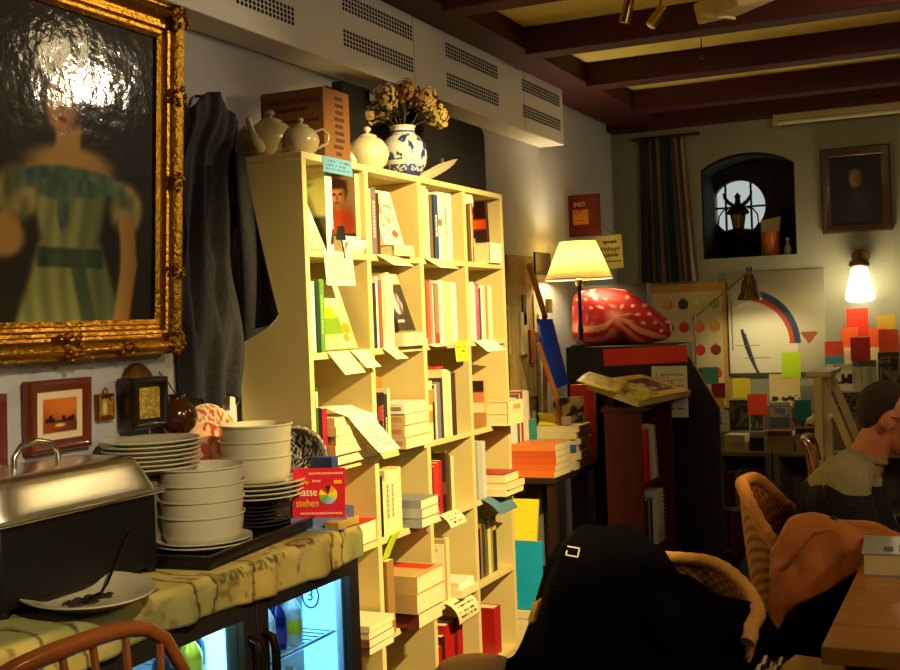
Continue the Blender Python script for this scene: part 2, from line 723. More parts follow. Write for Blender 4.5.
def book(label, pos, t, h, d, rgb, rot=None, hard=False, band=None, pages=None, group='books', face=None, side=1, rough=.45, settle=True):
    """local frame: x thickness, -y spine, z height from 0; pos is its foot"""
    if rot is not None:
        low = min((rot @ V((sx * t / 2, sy * d / 2, q))).z for sx in (-1, 1) for sy in (-1, 1) for q in (0, h))
        pos = V(pos) + V((0, 0, -low if settle else 0))
    root = thing('book', label, 'book', pos, rot, group)
    m = mat(rgb, rough, var=.06, scale=30)
    ov = .003 if hard else .0006
    ct = .0022 if hard else .0008
    b = MB()
    b.bb(-t / 2, -t / 2 + ct, -d / 2, d / 2, 0, h)
    b.bb(t / 2 - ct, t / 2, -d / 2, d / 2, 0, h)
    b.bb(-t / 2 + ct, t / 2 - ct, -d / 2, -d / 2 + ct * 1.2, 0, h)
    cv = b.build('cover', m, root, smooth=0)
    b = MB()
    b.bb(-t / 2 + ct, t / 2 - ct, -d / 2 + ct * 1.2, d / 2 - ov, ov, h - ov)
    b.build('pages', pages or PAGES, root, smooth=0)
    if band:
        bm_ = mat(band[0], .5, var=.05)
        b = MB()
        for (f0, f1) in band[1]:
            q = f0
            while q < f1 - .02:
                st = (.03 + .05 * h2(q * 91, t * 999)) if f1 - f0 > .25 else f1 - f0
                w_ = t * ((.16 + .1 * h2(t * 991)) if f1 - f0 > .25 else .47)
                b.bb(-w_, w_, -d / 2 - .0006, -d / 2 + .0005, h * q, h * min(f1, q + st))
                q += st + .012
        b.build('spine_label', bm_, cv, smooth=0)
    if face:
        nu, nv, fn = face
        b = MB()
        b.grid(lambda u, v: V((side * (t / 2 + .0005), side * (-d / 2 + .001 + u * (d - .002)), .001 + v * (h - .002))), nu, nv, fn)
        b.build('cover_picture', painted(.35, spec=.5), cv, smooth=0)
    return root


def flat_rot(theta):
    return RZ(theta) @ RY(-PI / 2)


def flat_book(label, c, t, h, d, rgb, theta=0., **k):
    """book lying down: c = centre of its footprint at table height; h runs along the spine; spine looks to -y turned by theta"""
    R = flat_rot(theta)
    off = R @ V((-t / 2, 0, h / 2))
    return book(label, V(c) - off, t, h, d, rgb, R, settle=False, **k)


def lb(desc, n, r, c):
    return '%s, %s spine from left in %s row of bookcase column %s' % (desc, ORD[n], ROWN[r], ('one', 'two', 'three', 'four')[c])


CNAME = ('one', 'two', 'three', 'four')


def row_books(r, c, y, specs, x=None):
    """specs: (desc, rgb, thickness, height, [band]) standing left to right"""
    z = ZS[r + 1] + .0003
    for i, s in enumerate(specs):
        desc, rgb, t, h = s[:4]
        band = s[4] if len(s) > 4 else None
        d = .15 + .05 * h2(i, r * 7 + c)
        back = -.002 + .008 * h2(i, r, c + 9)
        xx = (x if x is not None else XF - back) - d / 2
        book(lb(desc, i, r, c), (xx, y + t / 2, z), t, h, d, rgb, RZ(PI / 2), hard=(h2(i, c, r) > .6), band=band,
             group='books standing in the bookcase')
        y += t + .0008
    return y


def stack_books(r, c, x, y, specs, where, theta=0., z=None, jit=.012):
    """flat pile, bottom first: (desc, rgb, thickness, height, depth)"""
    z = ZS[r + 1] + .0003 if z is None else z
    n = len(specs)
    for i, s in enumerate(specs):
        desc, rgb, t, h, d = s[:5]
        band = s[5] if len(s) > 5 else None
        lev = 'bottom' if i == 0 else ('top' if i == n - 1 else ORD[i] + ' from bottom')
        flat_book('%s, %s of the pile %s' % (desc, lev, where), (x + jit * (h2(i, r, c) - .5), y + jit * (h2(i, c, r) - .5), z), t, h, d, rgb,
                  theta + .06 * (h2(i, r + c, 4) - .5), hard=t > .03, band=band, group='books lying in the bookcase')
        z += t + .0004
    return z


CRM, WHT = (226, 212, 160), (236, 230, 214)
T1 = lambda rgb, a=.25, b_=.8: (rgb, [(a, b_)])
T2 = lambda rgb: (rgb, [(.08, .2), (.45, .86)])

S = YLO


def lean(label, u, v, z, t, h, d, rgb, th, fn, nu=20, nv=26, inset=.012, hard=False):
    """book standing spine out and tipped to the left; (u, v) is the foot of its spine, its cover looks at the viewer"""
    p = P(u, v, 'x', XF - inset)
    return book(label, (XF - inset - d / 2, p.y - t / 2, z), t, h, d, rgb, RX(th) @ RZ(PI / 2), hard=hard, group='books standing in the bookcase', face=(nu, nv, fn), side=-1)


def face_out(label, u, v, z, t, h, w, rgb, be, fn, nu=26, nv=30, inset=.02, hard=False):
    """book shown cover forward and leaning back; (u, v) is the foot of its right edge"""
    p = P(u, v, 'x', XF - inset)
    return book(label, (XF - inset - t / 2, p.y - w / 2, z), t, h, w, rgb, RY(-be), hard=hard, group='books shown face out in the bookcase', face=(nu, nv, fn))


# --- top row
face_out('pale green and white book leaning back at the left of top row, column one', 326, 246, ZS[1] + .0004, .012, .235, .138, (214, 222, 178), .40,
         lambda u, v: (150, 150, 110) if (.45 < v < .5 and .2 < u < .9 and h2(int(u * 30)) < .7) else mixc((236, 238, 200), (205, 225, 150), sst(.5, .1, v) * ell(u, v, .5, .2, .5, .3)), inset=.014)
lean('thick white-spined book with pale and dark green cover, top row, column one', 334, 246, ZS[1] + .0004, .044, .262, .15, (226, 222, 206), 0,
     lambda u, v: (62, 64, 40) if v < .42 else ((110, 118, 60) if (.8 < v < .84 and .1 < u < .7) else (190, 186, 108)), 8, 24, .022)


def man_cover(u, v):
    c = mixc((120, 92, 46), (168, 138, 88), u)
    c = mixc(c, (200, 78, 30), ell(u, v, .52, .20, .44, .27, .2))
    c = mixc(c, (150, 48, 20), ell(u, v, .78, .20, .2, .3, .6) * .6)
    c = mixc(c, (60, 34, 20), ell(u, v, .5, .74, .29, .2, .2))
    c = mixc(c, mixc((222, 160, 104), (140, 80, 46), sst(.45, .8, u)), ell(u, v, .49, .66, .24, .20, .25))
    c = mixc(c, (60, 34, 20), ell(u, v, .5, .86, .27, .075, .4))
    for cx in (.39, .58):
        c = mixc(c, (60, 34, 22), ell(u, v, cx, .70, .06, .018, .5))
    c = mixc(c, (150, 88, 56), ell(u, v, .48, .64, .035, .05, .6))
    c = mixc(c, (110, 54, 40), ell(u, v, .48, .565, .09, .014, .5))
    c = mixc(c, (120, 84, 58), ell(u, v, .49, .52, .16, .05, .7) * .5)
    return (70, 52, 40) if v < .06 else c


flat_book('white book lying under the portrait cover book, top row, column one', (XF - .075, S[0] + .288, ZS[1] + .0004), .055, .12, .13, (240, 234, 214), PI / 2, group='books lying in the bookcase')
lean('book with a man in an orange shirt on its cover, top row, column one', 361, 236, ZS[1] + .0562, .03, .215, .135, (200, 180, 140), 0, man_cover, 50, 70, .02, True)
b = MB(); b.grid(lambda u, v: V((.022 * math.sin(v * 1.2), (u - .5) * .125, v * .042)), 20, 10, lambda u, v: WHT)
tag(b.build('paper_card', painted(.8), loc=(XF - .011, S[0] + .30, ZS[1] + .0005), solid=.0008), 'small blank white card propped below the book with a man in orange', 'card', 'paper notes on the bookcase')
row_books(0, 1, S[1] + .008, [('thin pale grey book', (190, 180, 160), .012, .225), ('greyish violet hardback', (112, 100, 104), .034, .232, T1((170, 160, 150))),
                              ('dark brown book', (70, 40, 22), .022, .215)])


def scrawl_cover(seed, paper, ink, spot_=None):
    def f(u, v):
        if spot_ and ell(u, v, *spot_[0]) > .5:
            return spot_[1]
        if .15 < u < .85 and .3 < v < .85 and h2(int(u * 14), int(v * 16), seed) > .52:
            return ink
        return paper
    return f


face_out('white book with red spots on its cover leaning back, top row, column two', 404, 239, ZS[1] + .0388, .016, .205, .155, WHT, .26, scrawl_cover(3, (234, 226, 196), (150, 140, 120), ((.68, .2, .18, .07), (206, 90, 50))))
stack_books(0, 1, XF - .08, S[1] + .215, [('thick cream book', CRM, .038, .15, .2)], 'in the top row, column two', theta=PI / 2)
row_books(0, 2, S[2] + .012, [('tall cream book', (232, 214, 160), .036, .272, T1((200, 180, 130))), ('white book', WHT, .022, .262), ('slim brown book', (120, 92, 56), .016, .24),
                              ('black book', (36, 30, 28), .014, .242), ('navy and white book', (52, 72, 112), .036, .246, ((190, 200, 210), [(.35, .7)])), ('wide white book', WHT, .046, .26, ((150, 110, 80), [(.5, .6)])),
                              ('ivory book', (238, 228, 190), .026, .262), ('slim red lettered book', (214, 190, 160), .014, .25, T1((190, 60, 40), .4, .8)), ('white glossy book', WHT, .05, .262)])
row_books(0, 3, S[3] + .02, [('brown book', (112, 80, 44), .022, .235), ('slim cream book', CRM, .012, .235), ('rust brown book', (140, 84, 44), .022, .24, T1((196, 160, 100)))])


def poster_cover(u, v):
    if v > .72:
        return (70, 14, 12) if u < .75 else (40, 12, 10)
    if v > .55 and u > .45:
        return mixc((226, 130, 30), (200, 60, 20), (u - .45) * 2)
    if u + v * .9 < 1.0:
        return (232, 220, 190) if v > .3 else (150, 90, 50)
    return (50, 30, 24)


lean('book with black, red and orange cover, top row, column four', 491, 262, ZS[1] + .0004, .03, .262, .17, (60, 30, 24), .06, poster_cover)
stack_books(0, 3, XF - .035, S[3] + .265, [('thick white book', WHT, .085, .12, .11)], 'in the top row, column four', theta=PI / 2)
b = MB(); b.grid(lambda u, v: V((.004 * math.sin(v * 3), (u - .5) * .09, -v * .055)), 12, 8, lambda u, v: (188, 206, 196))
tag(b.build('paper_note', painted(.8), loc=(XF - .015, S[3] + .06, ZS[0] - .0235), solid=.0006), 'pale mint paper slip hanging at the top of column four', 'note', 'paper notes on the bookcase')

# --- second row
row_books(1, 0, S[0] + .006, [('pale blue white book', (206, 214, 216), .022, .225), ('dark green book', (36, 60, 34), .022, .222), ('bright green book', (92, 140, 50), .03, .232, T1((130, 180, 80)))])


def garden_cover(u, v):
    c = mixc((232, 226, 160), (150, 180, 90), vn(u * 5, v * 6, 2) * .9)
    if v > .72:
        c = mixc(c, (236, 228, 176), .7)
    if u < .35 and v > .78:
        c = (40, 70, 30)
    if .22 < v < .48 and u < .72:
        c = (112, 150, 40)
    if .46 < v < .62 and .02 < u < .62:
        c = (246, 226, 30) if h2(int(u * 30), int(v * 40)) < .85 else (180, 160, 20)
    if ell(u, v, .82, .3, .13, .08) > .4 or ell(u, v, .75, .16, .1, .06) > .4:
        c = (214, 140, 40)
    return c


face_out('green and yellow garden book with yellow sticker leaning back in second row, column one', 358, 346, ZS[2] + .0004, .018, .235, .215, (150, 150, 60), .32, garden_cover, 40, 44)
row_books(1, 1, S[1] + .006, [('dark navy book', (44, 46, 60), .026, .225), ('slim white book', WHT, .014, .248), ('rust brown book', (150, 84, 44), .02, .235),
                              ('cream ribbed book', CRM, .03, .25, T1((170, 150, 100))), ('ivory ribbed book', (236, 224, 180), .03, .262), ('white book', (220, 210, 180), .02, .25)])


def photo_cover(u, v):
    c = mixc((70, 62, 56), (44, 36, 30), u)
    if v > .82:
        c = (196, 186, 160)
    e = ell(u, v, .4, .48, .3, .2)
    if e > .3:
        c = mixc(c, (196, 186, 190), e * vn(u * 9, v * 9, 4) * 1.4)
    if .14 < v < .2 and .1 < u < .5:
        c = (230, 226, 214)
    return c


face_out('dark book with grey photo on its cover leaning back in second row, column two', 416, 330, ZS[2] + .0492, .018, .225, .13, (52, 44, 38), .33, photo_cover)
stack_books(1, 1, XF - .06, S[1] + .27, [('cream paperback', CRM, .024, .17, .19), ('cream paperback', (232, 220, 176), .024, .17, .18)], 'in the second row, column two', theta=0)
row_books(1, 2, S[2] + .012, [('orange red book', (208, 96, 52), .026, .232), ('greyish violet book', (150, 132, 132), .022, .242), ('slim white book', WHT, .014, .225), ('slim violet grey book', (120, 96, 96), .014, .225),
                              ('taupe book with red foot', (150, 122, 72), .034, .23, ((196, 50, 20), [(.0, .18)])), ('white book', WHT, .036, .242), ('cream orange book', (226, 190, 120), .02, .235),
                              ('pale yellow book', (240, 232, 150), .036, .238), ('pinkish cream book', (232, 206, 160), .018, .232), ('white glossy book', WHT, .05, .236)])
row_books(1, 3, S[3] + .012, [('white book', WHT, .03, .24), ('pale pink book', (232, 200, 190), .02, .23), ('vivid pink book', (212, 84, 110), .038, .235, T1((230, 130, 150), .6, .95)), ('dark plum book', (80, 62, 74), .02, .215),
                              ('pale lilac white book', (226, 214, 216), .022, .23), ('slim ivory book', CRM, .018, .225), ('salmon red book', (206, 130, 96), .026, .225), ('wide ivory book', (238, 230, 180), .05, .228)])

# --- third row
row_books(2, 0, S[0] + .006, [('thin green and white book', (60, 88, 50), .014, .255, T1((214, 206, 160), .75, .95)), ('black book', (26, 22, 22), .016, .19), ('crimson book', (150, 26, 44), .03, .185)])
stack_books(2, 0, XF - .06, S[0] + .175, [('thick tan spined book', (196, 160, 96), .034, .16, .2), ('cream spined book', (206, 176, 116), .03, .17, .2), ('tan spined book', (186, 150, 88), .03, .165, .2), ('pale cream book', (226, 206, 150), .03, .17, .2), ('cream book', CRM, .028, .165, .2)],
            'in third row, column one, left side', theta=0)
stack_books(2, 0, XF - .045, S[0] + .315, [('white paperback', WHT, .04, .15, .1), ('cream paperback', CRM, .04, .15, .1), ('ivory paperback', (236, 220, 160), .034, .15, .1), ('pale paperback', WHT, .03, .15, .1)],
            'in third row, column one, right side', theta=PI / 2, jit=.006)
row_books(2, 1, S[1] + .008, [('black and red book', (44, 26, 24), .03, .205, ((150, 40, 44), [(.55, .8)])), ('black book', (30, 26, 26), .022, .208, ((140, 100, 90), [(.3, .8)])), ('dark brown book', (60, 42, 30), .024, .2, ((206, 180, 140), [(.3, .6)])), ('cream book', (230, 214, 160), .02, .22)])
stack_books(2, 1, XF - .035, S[1] + .245, [('cream book with grey spine', (200, 176, 130), .042, .13, .2, ((170, 130, 110), [(.1, .9)])), ('pinkish spined book', (206, 170, 130), .042, .13, .2, ((186, 130, 110), [(.1, .9)])), ('tan spined book', (206, 176, 124), .04, .13, .2, ((180, 150, 120), [(.1, .9)])), ('white book with dotted spine', WHT, .036, .13, .2, ((140, 130, 110), [(.1, .6)]))],
            'in the third row, column two', theta=0, jit=.008)
row_books(2, 2, S[2] + .004, [('cream book with orange marks', (232, 208, 150), .034, .225, ((214, 130, 60), [(.3, .5), (.6, .85)])), ('black book', (34, 28, 26), .018, .205, T1((150, 130, 100), .7, .95)), ('slim cream book', CRM, .012, .21), ('lavender grey book', (120, 112, 136), .034, .215), ('dark slate book', (60, 54, 60), .018, .23),
                              ('ivory book', (232, 220, 160), .032, .262), ('cream book', (222, 204, 140), .036, .258), ('white book', WHT, .016, .25), ('dark brown book', (70, 44, 26), .028, .245)])
b = MB(); b.box((0, 0, .004), (.10, .075, .008))
tag(b.build('box', mat((204, 50, 40), .5), loc=(XF - .09, S[2] + .185, ZS[3] + .2635), rot=(0, 0, .1)), 'small flat red packet on the ivory books in third row, column three', 'packet')


def card_cover(u, v):
    if u > .55 and v > .3:
        return (50, 34, 26) if v > .62 else (214, 130, 90)
    return (70, 60, 46) if (.6 < v < .75 and .1 < u < .5 and h2(int(u * 20)) < .7) or (.2 < v < .35 and u < .4) else (232, 220, 180)


lean('cream book with a dark head on its cover, third row, column four', 488, 426, ZS[3] + .0586, .03, .135, .15, (206, 160, 80), 0, card_cover, 18, 18)
stack_books(2, 3, XF - .09, S[3] + .09, [('brown orange book', (150, 100, 44), .058, .15, .16)], 'in the third row, column four, left', theta=PI / 2)
stack_books(2, 3, XF - .005, S[3] + .265, [('cream book', (232, 216, 156), .05, .17, .17), ('red titled book', (232, 212, 150), .05, .17, .17, ((214, 140, 90), [(.2, .7)]))], 'in the third row, column four, right', theta=PI / 2, jit=.006)

# --- fourth row
flat_book('thick red-covered book lying page edges out, fourth row, column one', (XF - .08, S[0] + .29, ZS[4] + .0005), .075, .18, .15, (186, 26, 30), PI * 1.5, hard=True, group='books lying in the bookcase')
row_books(3, 1, S[1] + .01, [('black book', (34, 28, 22), .03, .21), ('slim ivory book', CRM, .016, .19), ('cream book', (216, 200, 150), .036, .225, T1((150, 130, 90))), ('ivory book', (226, 212, 164), .036, .222, T1((150, 140, 110))), ('slim cream book', CRM, .018, .22), ('cream book', (222, 206, 150), .03, .225)], x=XF - .012)
stack_books(3, 1, XF - .03, S[1] + .285, [('blue grey spined book', (140, 150, 160), .034, .16, .15), ('grey spined book', (160, 164, 160), .034, .16, .15), ('slate spined book', (130, 134, 140), .03, .16, .15)], 'in the fourth row, column two', theta=0, jit=.008)
row_books(3, 2, S[2] + .004, [('dark red book', (120, 24, 24), .028, .17), ('red and violet book', (180, 50, 50), .022, .19, ((110, 80, 100), [(.1, .45)])), ('bright red book', (206, 50, 40), .026, .2, ((110, 40, 60), [(.15, .35)])), ('crimson book', (170, 30, 40), .026, .205),
                              ('black brown book', (44, 26, 18), .034, .235, ((90, 60, 36), [(.3, .5)])), ('dark brown book', (80, 54, 28), .03, .23), ('slim brown book', (110, 84, 44), .016, .215), ('ivory book', (226, 214, 160), .026, .21)], x=XF - .01)
row_books(3, 3, S[3] + .02, [('light grey book', (176, 178, 170), .05, .24), ('pale grey book', (196, 194, 180), .034, .235)])
stack_books(3, 3, XF - .02, S[3] + .235, [('wide cream book', (220, 200, 140), .026, .2, .2), ('cream book', (226, 206, 146), .024, .19, .2), ('red covered book', (190, 46, 40), .04, .16, .17)], 'in the fourth row, column four', theta=PI * 1.5, jit=.01)

# --- fifth row
stack_books(4, 0, XF - .01, S[0] + .255, [('brown spined paperback', (96, 56, 40), .026, .15, .17), ('rust brown paperback', (120, 66, 44), .026, .15, .18), ('worn cream paperback', (214, 196, 150), .022, .15, .17), ('cream lettered paperback', (222, 204, 160), .02, .15, .18)], 'in the fifth row, column one', theta=0)
row_books(4, 1, S[1] + .008, [('tan brown hardback', (150, 112, 60), .05, .255)], x=XF + .01)
stack_books(4, 1, XF - .01, S[1] + .21, [('cream book with dark red cover', (110, 30, 30), .055, .17, .2), ('thick tan book', (190, 154, 96), .07, .17, .23), ('thick tan book', (196, 160, 100), .06, .17, .23)], 'in the fifth row, column two', theta=0, jit=.006)
row_books(4, 2, S[2] + .008, [('cream paperback', (200, 184, 140), .03, .2), ('pale grey book', (196, 184, 150), .03, .215), ('cream book', (206, 190, 140), .026, .22), ('slim tan book', (170, 146, 100), .014, .235), ('ivory book', (220, 204, 150), .03, .24)], x=XF - .006)
stack_books(4, 2, XF - .06, S[2] + .24, [('ivory paperback', CRM, .03, .16, .18), ('cream paperback', WHT, .025, .15, .16)], 'in the fifth row, column three', theta=PI / 2)
row_books(4, 3, S[3] + .012, [('thick black book', (30, 22, 22), .075, .21), ('slim pinkish book', (150, 110, 84), .016, .215), ('dark brown book', (70, 52, 34), .03, .22), ('olive green book', (96, 104, 44), .03, .24), ('cream book', (214, 206, 140), .03, .24), ('mustard book', (170, 130, 50), .022, .24), ('dark green book', (30, 54, 40), .04, .235, ((200, 160, 70), [(.75, .95)]))], x=XF - .03)

# --- bottom row
row_books(5, 1, S[1] + .02, [('black book', (30, 24, 24), .02, .22), ('slim dark brown book', (60, 36, 28), .016, .21)], x=XF - .02)


def bloom_cover(u, v):
    return (190, 30, 26) if vn(u * 6, v * 6, 8) > .5 else ((60, 14, 16) if vn(u * 9, v * 9, 3) > .4 else (210, 180, 150))


stack_books(5, 1, XF - .05, S[1] + .25, [('thick cream book', (206, 186, 130), .05, .18, .2), ('red covered book', (100, 20, 20), .03, .18, .2), ('black and red book', (60, 16, 18), .03, .17, .19)], 'in the bottom row, column two', theta=PI * 1.5)
row_books(5, 2, S[2] + .012, [('crimson book', (170, 20, 24), .04, .19), ('black red book', (60, 12, 14), .03, .22), ('red book', (176, 22, 26), .085, .255), ('dark violet red book', (80, 24, 34), .028, .26), ('red glossy book', (170, 24, 24), .05, .26)], x=XF - .012)


def mk_box(name, label, cat, loc, s, m, rot=None, bev=.002, group=None):
    b = MB(); b.bb(-s[0] / 2, s[0] / 2, -s[1] / 2, s[1] / 2, 0, s[2])
    return tag(b.build(name, m, loc=loc, rot=rot, bevel=bev), label, cat, group)


lean('green book leaning left behind the thick red one, bottom row, column four', 511, 650, ZS[6] + .0004, .02, .28, .15, (40, 120, 50), .40, lambda u, v: (40, 120, 50), 4, 4, .10)
lean('thick red book in the bottom row, column four', 502, 652, ZS[6] + .0004, .07, .20, .22, (166, 22, 22), 0, lambda u, v: (160, 20, 22), 4, 4, .02, True)


# ------------------------------------------------------------------ paper notes on the shelf edges
def note(label, u, v, w, h, rgb, yaw=0., drop=.5, curl=0., rows=5, ink=(80, 72, 60), r=0, name='paper_note', tilt=0., seed=1):
    """slip lying with its edge on the board and hanging over the front; (u, v) where its left corner shows"""
    p = P(u, v, 'x', XF)
    p.z = ZS[r] + (.0026 if r == 0 else .0006)
    lip = .016

    def fn(a, q):
        l = q * (h + lip)
        if l < lip:
            return V((l - lip + .0012, a * w, 0))
        l -= lip
        qq = l / h
        ang = drop + curl * qq
        return V((.0012 + math.sin(ang) * l, a * w + tilt * l, -math.cos(ang) * l - .0004))
    b = MB()
    f = lip / (h + lip)
    hw = handwriting(rgb, ink, rows, seed) if rows else (lambda a, q: rgb)
    b.grid(fn, 36, 28, lambda a, q: hw(a, 1 - max(0., (q - f) / (1 - f))))
    return tag(b.build(name, painted(.8), loc=p, rot=(0, 0, yaw), solid=.0007), label, 'note', 'paper notes on the bookcase')


note('blue handwritten note stuck to the top front edge of bookcase column one', 322, 161, .19, .052, (96, 150, 186), drop=.05, rows=3, ink=(50, 80, 110), seed=2, r=0)
note('large cream handwritten sheet hanging below the man in orange', 323, 252, .185, .112, (238, 226, 180), drop=.08, rows=7, seed=3, ink=(150, 140, 112), r=1)
note('cream note swung outward under the top row, column two', 376, 253, .155, .062, (240, 228, 178), drop=.9, rows=3, seed=4, tilt=.6, ink=(140, 130, 100), r=1)
note('cream note swung outward under the top row, column three', 424, 257, .17, .06, (244, 232, 180), drop=.9, rows=3, seed=5, tilt=.7, ink=(150, 140, 105), r=1)
note('wide blank cream slip hanging under second row, column one', 327, 351, .135, .085, (244, 232, 168), drop=.5, rows=0, tilt=.45, r=2)
note('narrow cream slip beside the wide one under second row, column one', 350, 349, .1, .07, (244, 232, 176), drop=.5, rows=0, tilt=.7, r=2)
note('cream slip hanging under the second row, column two', 382, 347, .09, .055, (240, 228, 186), drop=.7, rows=2, tilt=.7, seed=8, ink=(150, 140, 120), r=2)
note('curled cream slip hanging under the second row, column three', 428, 342, .15, .05, (240, 230, 180), drop=.9, curl=.5, rows=2, tilt=.5, seed=9, ink=(170, 160, 120), r=2)
note('lime yellow slip with dark writing under the second row, column three', 454, 343, .12, .078, (222, 226, 40), drop=.1, rows=3, seed=10, tilt=-.02, ink=(120, 130, 20), r=2)
note('white slip hanging under the second row, column four', 474, 340, .2, .062, (246, 240, 214), drop=.7, rows=0, tilt=.7, r=2)
note('small cream handwritten slip curling under fourth row, column three', 440, 515, .15, .06, (234, 218, 166), drop=1.0, curl=-.5, rows=3, seed=11, tilt=.5, r=4)
note('dusty blue card swung outward under fourth row, column four', 481, 499, .2, .09, (84, 120, 136), drop=1.1, curl=-.4, rows=0, tilt=.6, r=4)
note('cream handwritten card bending down under fifth row, column three', 444, 592, .2, .1, (230, 214, 164), drop=1.15, curl=-.8, rows=4, seed=12, tilt=.5, r=5)
# long curling paper over the pile in the third row
b = MB()
pp = [V((XF - .10, 0, 1.212)), V((XF - .02, 0, 1.214)), V((XF + .035, 0, 1.185)), V((XF + .055, 0, 1.12)), V((XF + .07, 0, 1.05))]


def curl(a, q):
    t = q * (len(pp) - 1)
    i = min(int(t), len(pp) - 2)
    k = t - i
    p = pp[i] * (1 - k) + pp[i + 1] * k
    return V((p.x, S[0] + .09 + a * .15 + q * q * .19, p.z))


b.grid(curl, 30, 40, lambda u, v: handwriting((244, 234, 196), (140, 140, 120), 6, 21)(u, 1 - (v - .55) / .45) if v > .55 else (244, 236, 200))
tag(b.build('paper_sheet', painted(.75), solid=.0007), 'long white handwritten sheet curling over the pile in third row, column one', 'note', 'paper notes on the bookcase')
# orange and lime markers sticking out, black clip
b = MB(); b.grid(lambda u, v: V((0, (u - .5) * .095, v * .045 * (1 - .4 * abs(u - .5)))), 8, 6, lambda u, v: (222, 112, 24))
tag(b.build('paper_marker', painted(.7), loc=(XF - .05, S[1] + .085, ZS[3] + .2205), solid=.0007), 'orange paper marker on the dark spines in third row, column two', 'marker')
b = MB(); b.grid(lambda u, v: V((.03 * v, u * .055 + .045 * v * v, v * .095)), 8, 10, lambda u, v: (176, 200, 30))
tag(b.build('paper_marker', painted(.7), loc=(XF - .01, S[1] + .012, ZS[5] + .2565), solid=.0007), 'lime green folded marker on the tan book in fifth row, column two', 'marker')
b = MB(); b.grid(lambda u, v: V(((u - .5) * .16, v * .07, 0)), 4, 4, lambda u, v: (206, 44, 34))
b_o = b.build('paper_marker', painted(.7), loc=(XF - .03, S[1] + .235, ZS[5] + .1875), solid=.0007)
tag(b_o, 'red paper strip lying on the thick tan pile in fifth row, column two', 'marker')
clip = thing('binder_clip', 'black binder clip with hanging strap under the man in orange', 'clip', P(340, 240, 'x', XF + .004))
b = MB(); b.prism([(-.02, 0), (.02, 0), (.008, .045), (-.008, .045)], 'x', -.004, .012); b.build('clip_body', mat((20, 18, 18), .4), clip)
b = MB(); b.tube([(.006, .0, 0), (.010, .004, -.03), (.010, .008, -.06)], .0028, 6); b.build('strap', mat((20, 18, 18), .6), clip)
# ------------------------------------------------------------------ left wall: portrait, small frames, shawl
gold = mat((196, 140, 40), .32, 1.0, var=.25, scale=14, bump=.35, bscale=70)
gold_d = mat((150, 96, 26), .42, 1.0, var=.3, scale=30, bump=.5, bscale=90)


def moulding(name, w, h, prof, m, parent, smooth=35):
    """mitred frame around an opening w x h in the local xz plane, prof = (outward, toward viewer)"""
    b = MB()
    loops = []
    for d, q in prof:
        x, z = w / 2 + d, h / 2 + d
        loops.append([b.bm.verts.new(V((sx * x, -q, sz * z))) for sx, sz in ((-1, -1), (1, -1), (1, 1), (-1, 1))])
    loops.append(loops[0])
    for A, B in zip(loops, loops[1:]):
        for i in range(4):
            j = (i + 1) % 4
            try:
                b.bm.faces.new([A[i], A[j], B[j], B[i]])
            except ValueError:
                pass
    return b.build(name, m, parent, smooth=smooth)


def wall_pic(name, label, cat, ya, yb, za, zb, x, tilt=0., extra=0., group=None):
    """thing on the left wall facing the room, local x = along the wall, local z up, centre origin"""
    return thing(name, label, cat, (x, (ya + yb) / 2, (za + zb) / 2), RZ(PI / 2 + extra) @ RX(tilt), group)


pw, ph = .72, .815
por = wall_pic('framed_painting', 'large gilt framed portrait of a lady in a pale green dress on the left wall', 'painting', 1.955, 2.675, 1.505, 2.318, XL + .058, .06)
moulding('frame', pw, ph, [(-.012, .0), (-.012, .012), (.0, .018), (.004, .012), (.012, .014), (.018, .026), (.026, .028), (.030, .020), (.038, .022), (.050, .040), (.062, .046), (.072, .040), (.078, .030), (.086, .030), (.086, -.01)], gold, por)


def leaf_orn(cx, cz, r, n, seed, m=gold_d):
    b = MB()
    for i in range(n):
        t = 2 * PI * i / n + h2(i, seed)
        q = r * (.35 + .65 * h2(i, seed, 2))
        b.ball((cx + q * math.cos(t), -.036 - .012 * h2(i, seed, 3), cz + q * math.sin(t)), .006 + .006 * h2(i, seed, 4), 1, .7, 1, 10, 6)
    b.build('carved_ornament', m, por)


ow, oh = pw / 2 + .052, ph / 2 + .052
for i, (sx, sz) in enumerate(((-1, -1), (1, -1), (1, 1), (-1, 1))):
    leaf_orn(sx * ow, sz * oh, .036, 22, i)
leaf_orn(0, -oh, .042, 22, 7); leaf_orn(0, oh, .042, 22, 8); leaf_orn(ow, 0, .028, 14, 9); leaf_orn(-ow, 0, .028, 14, 10)
leaf_orn(.2, -oh - .01, .022, 9, 11); leaf_orn(ow, .24, .025, 8, 12); leaf_orn(ow, -.26, .025, 8, 13)


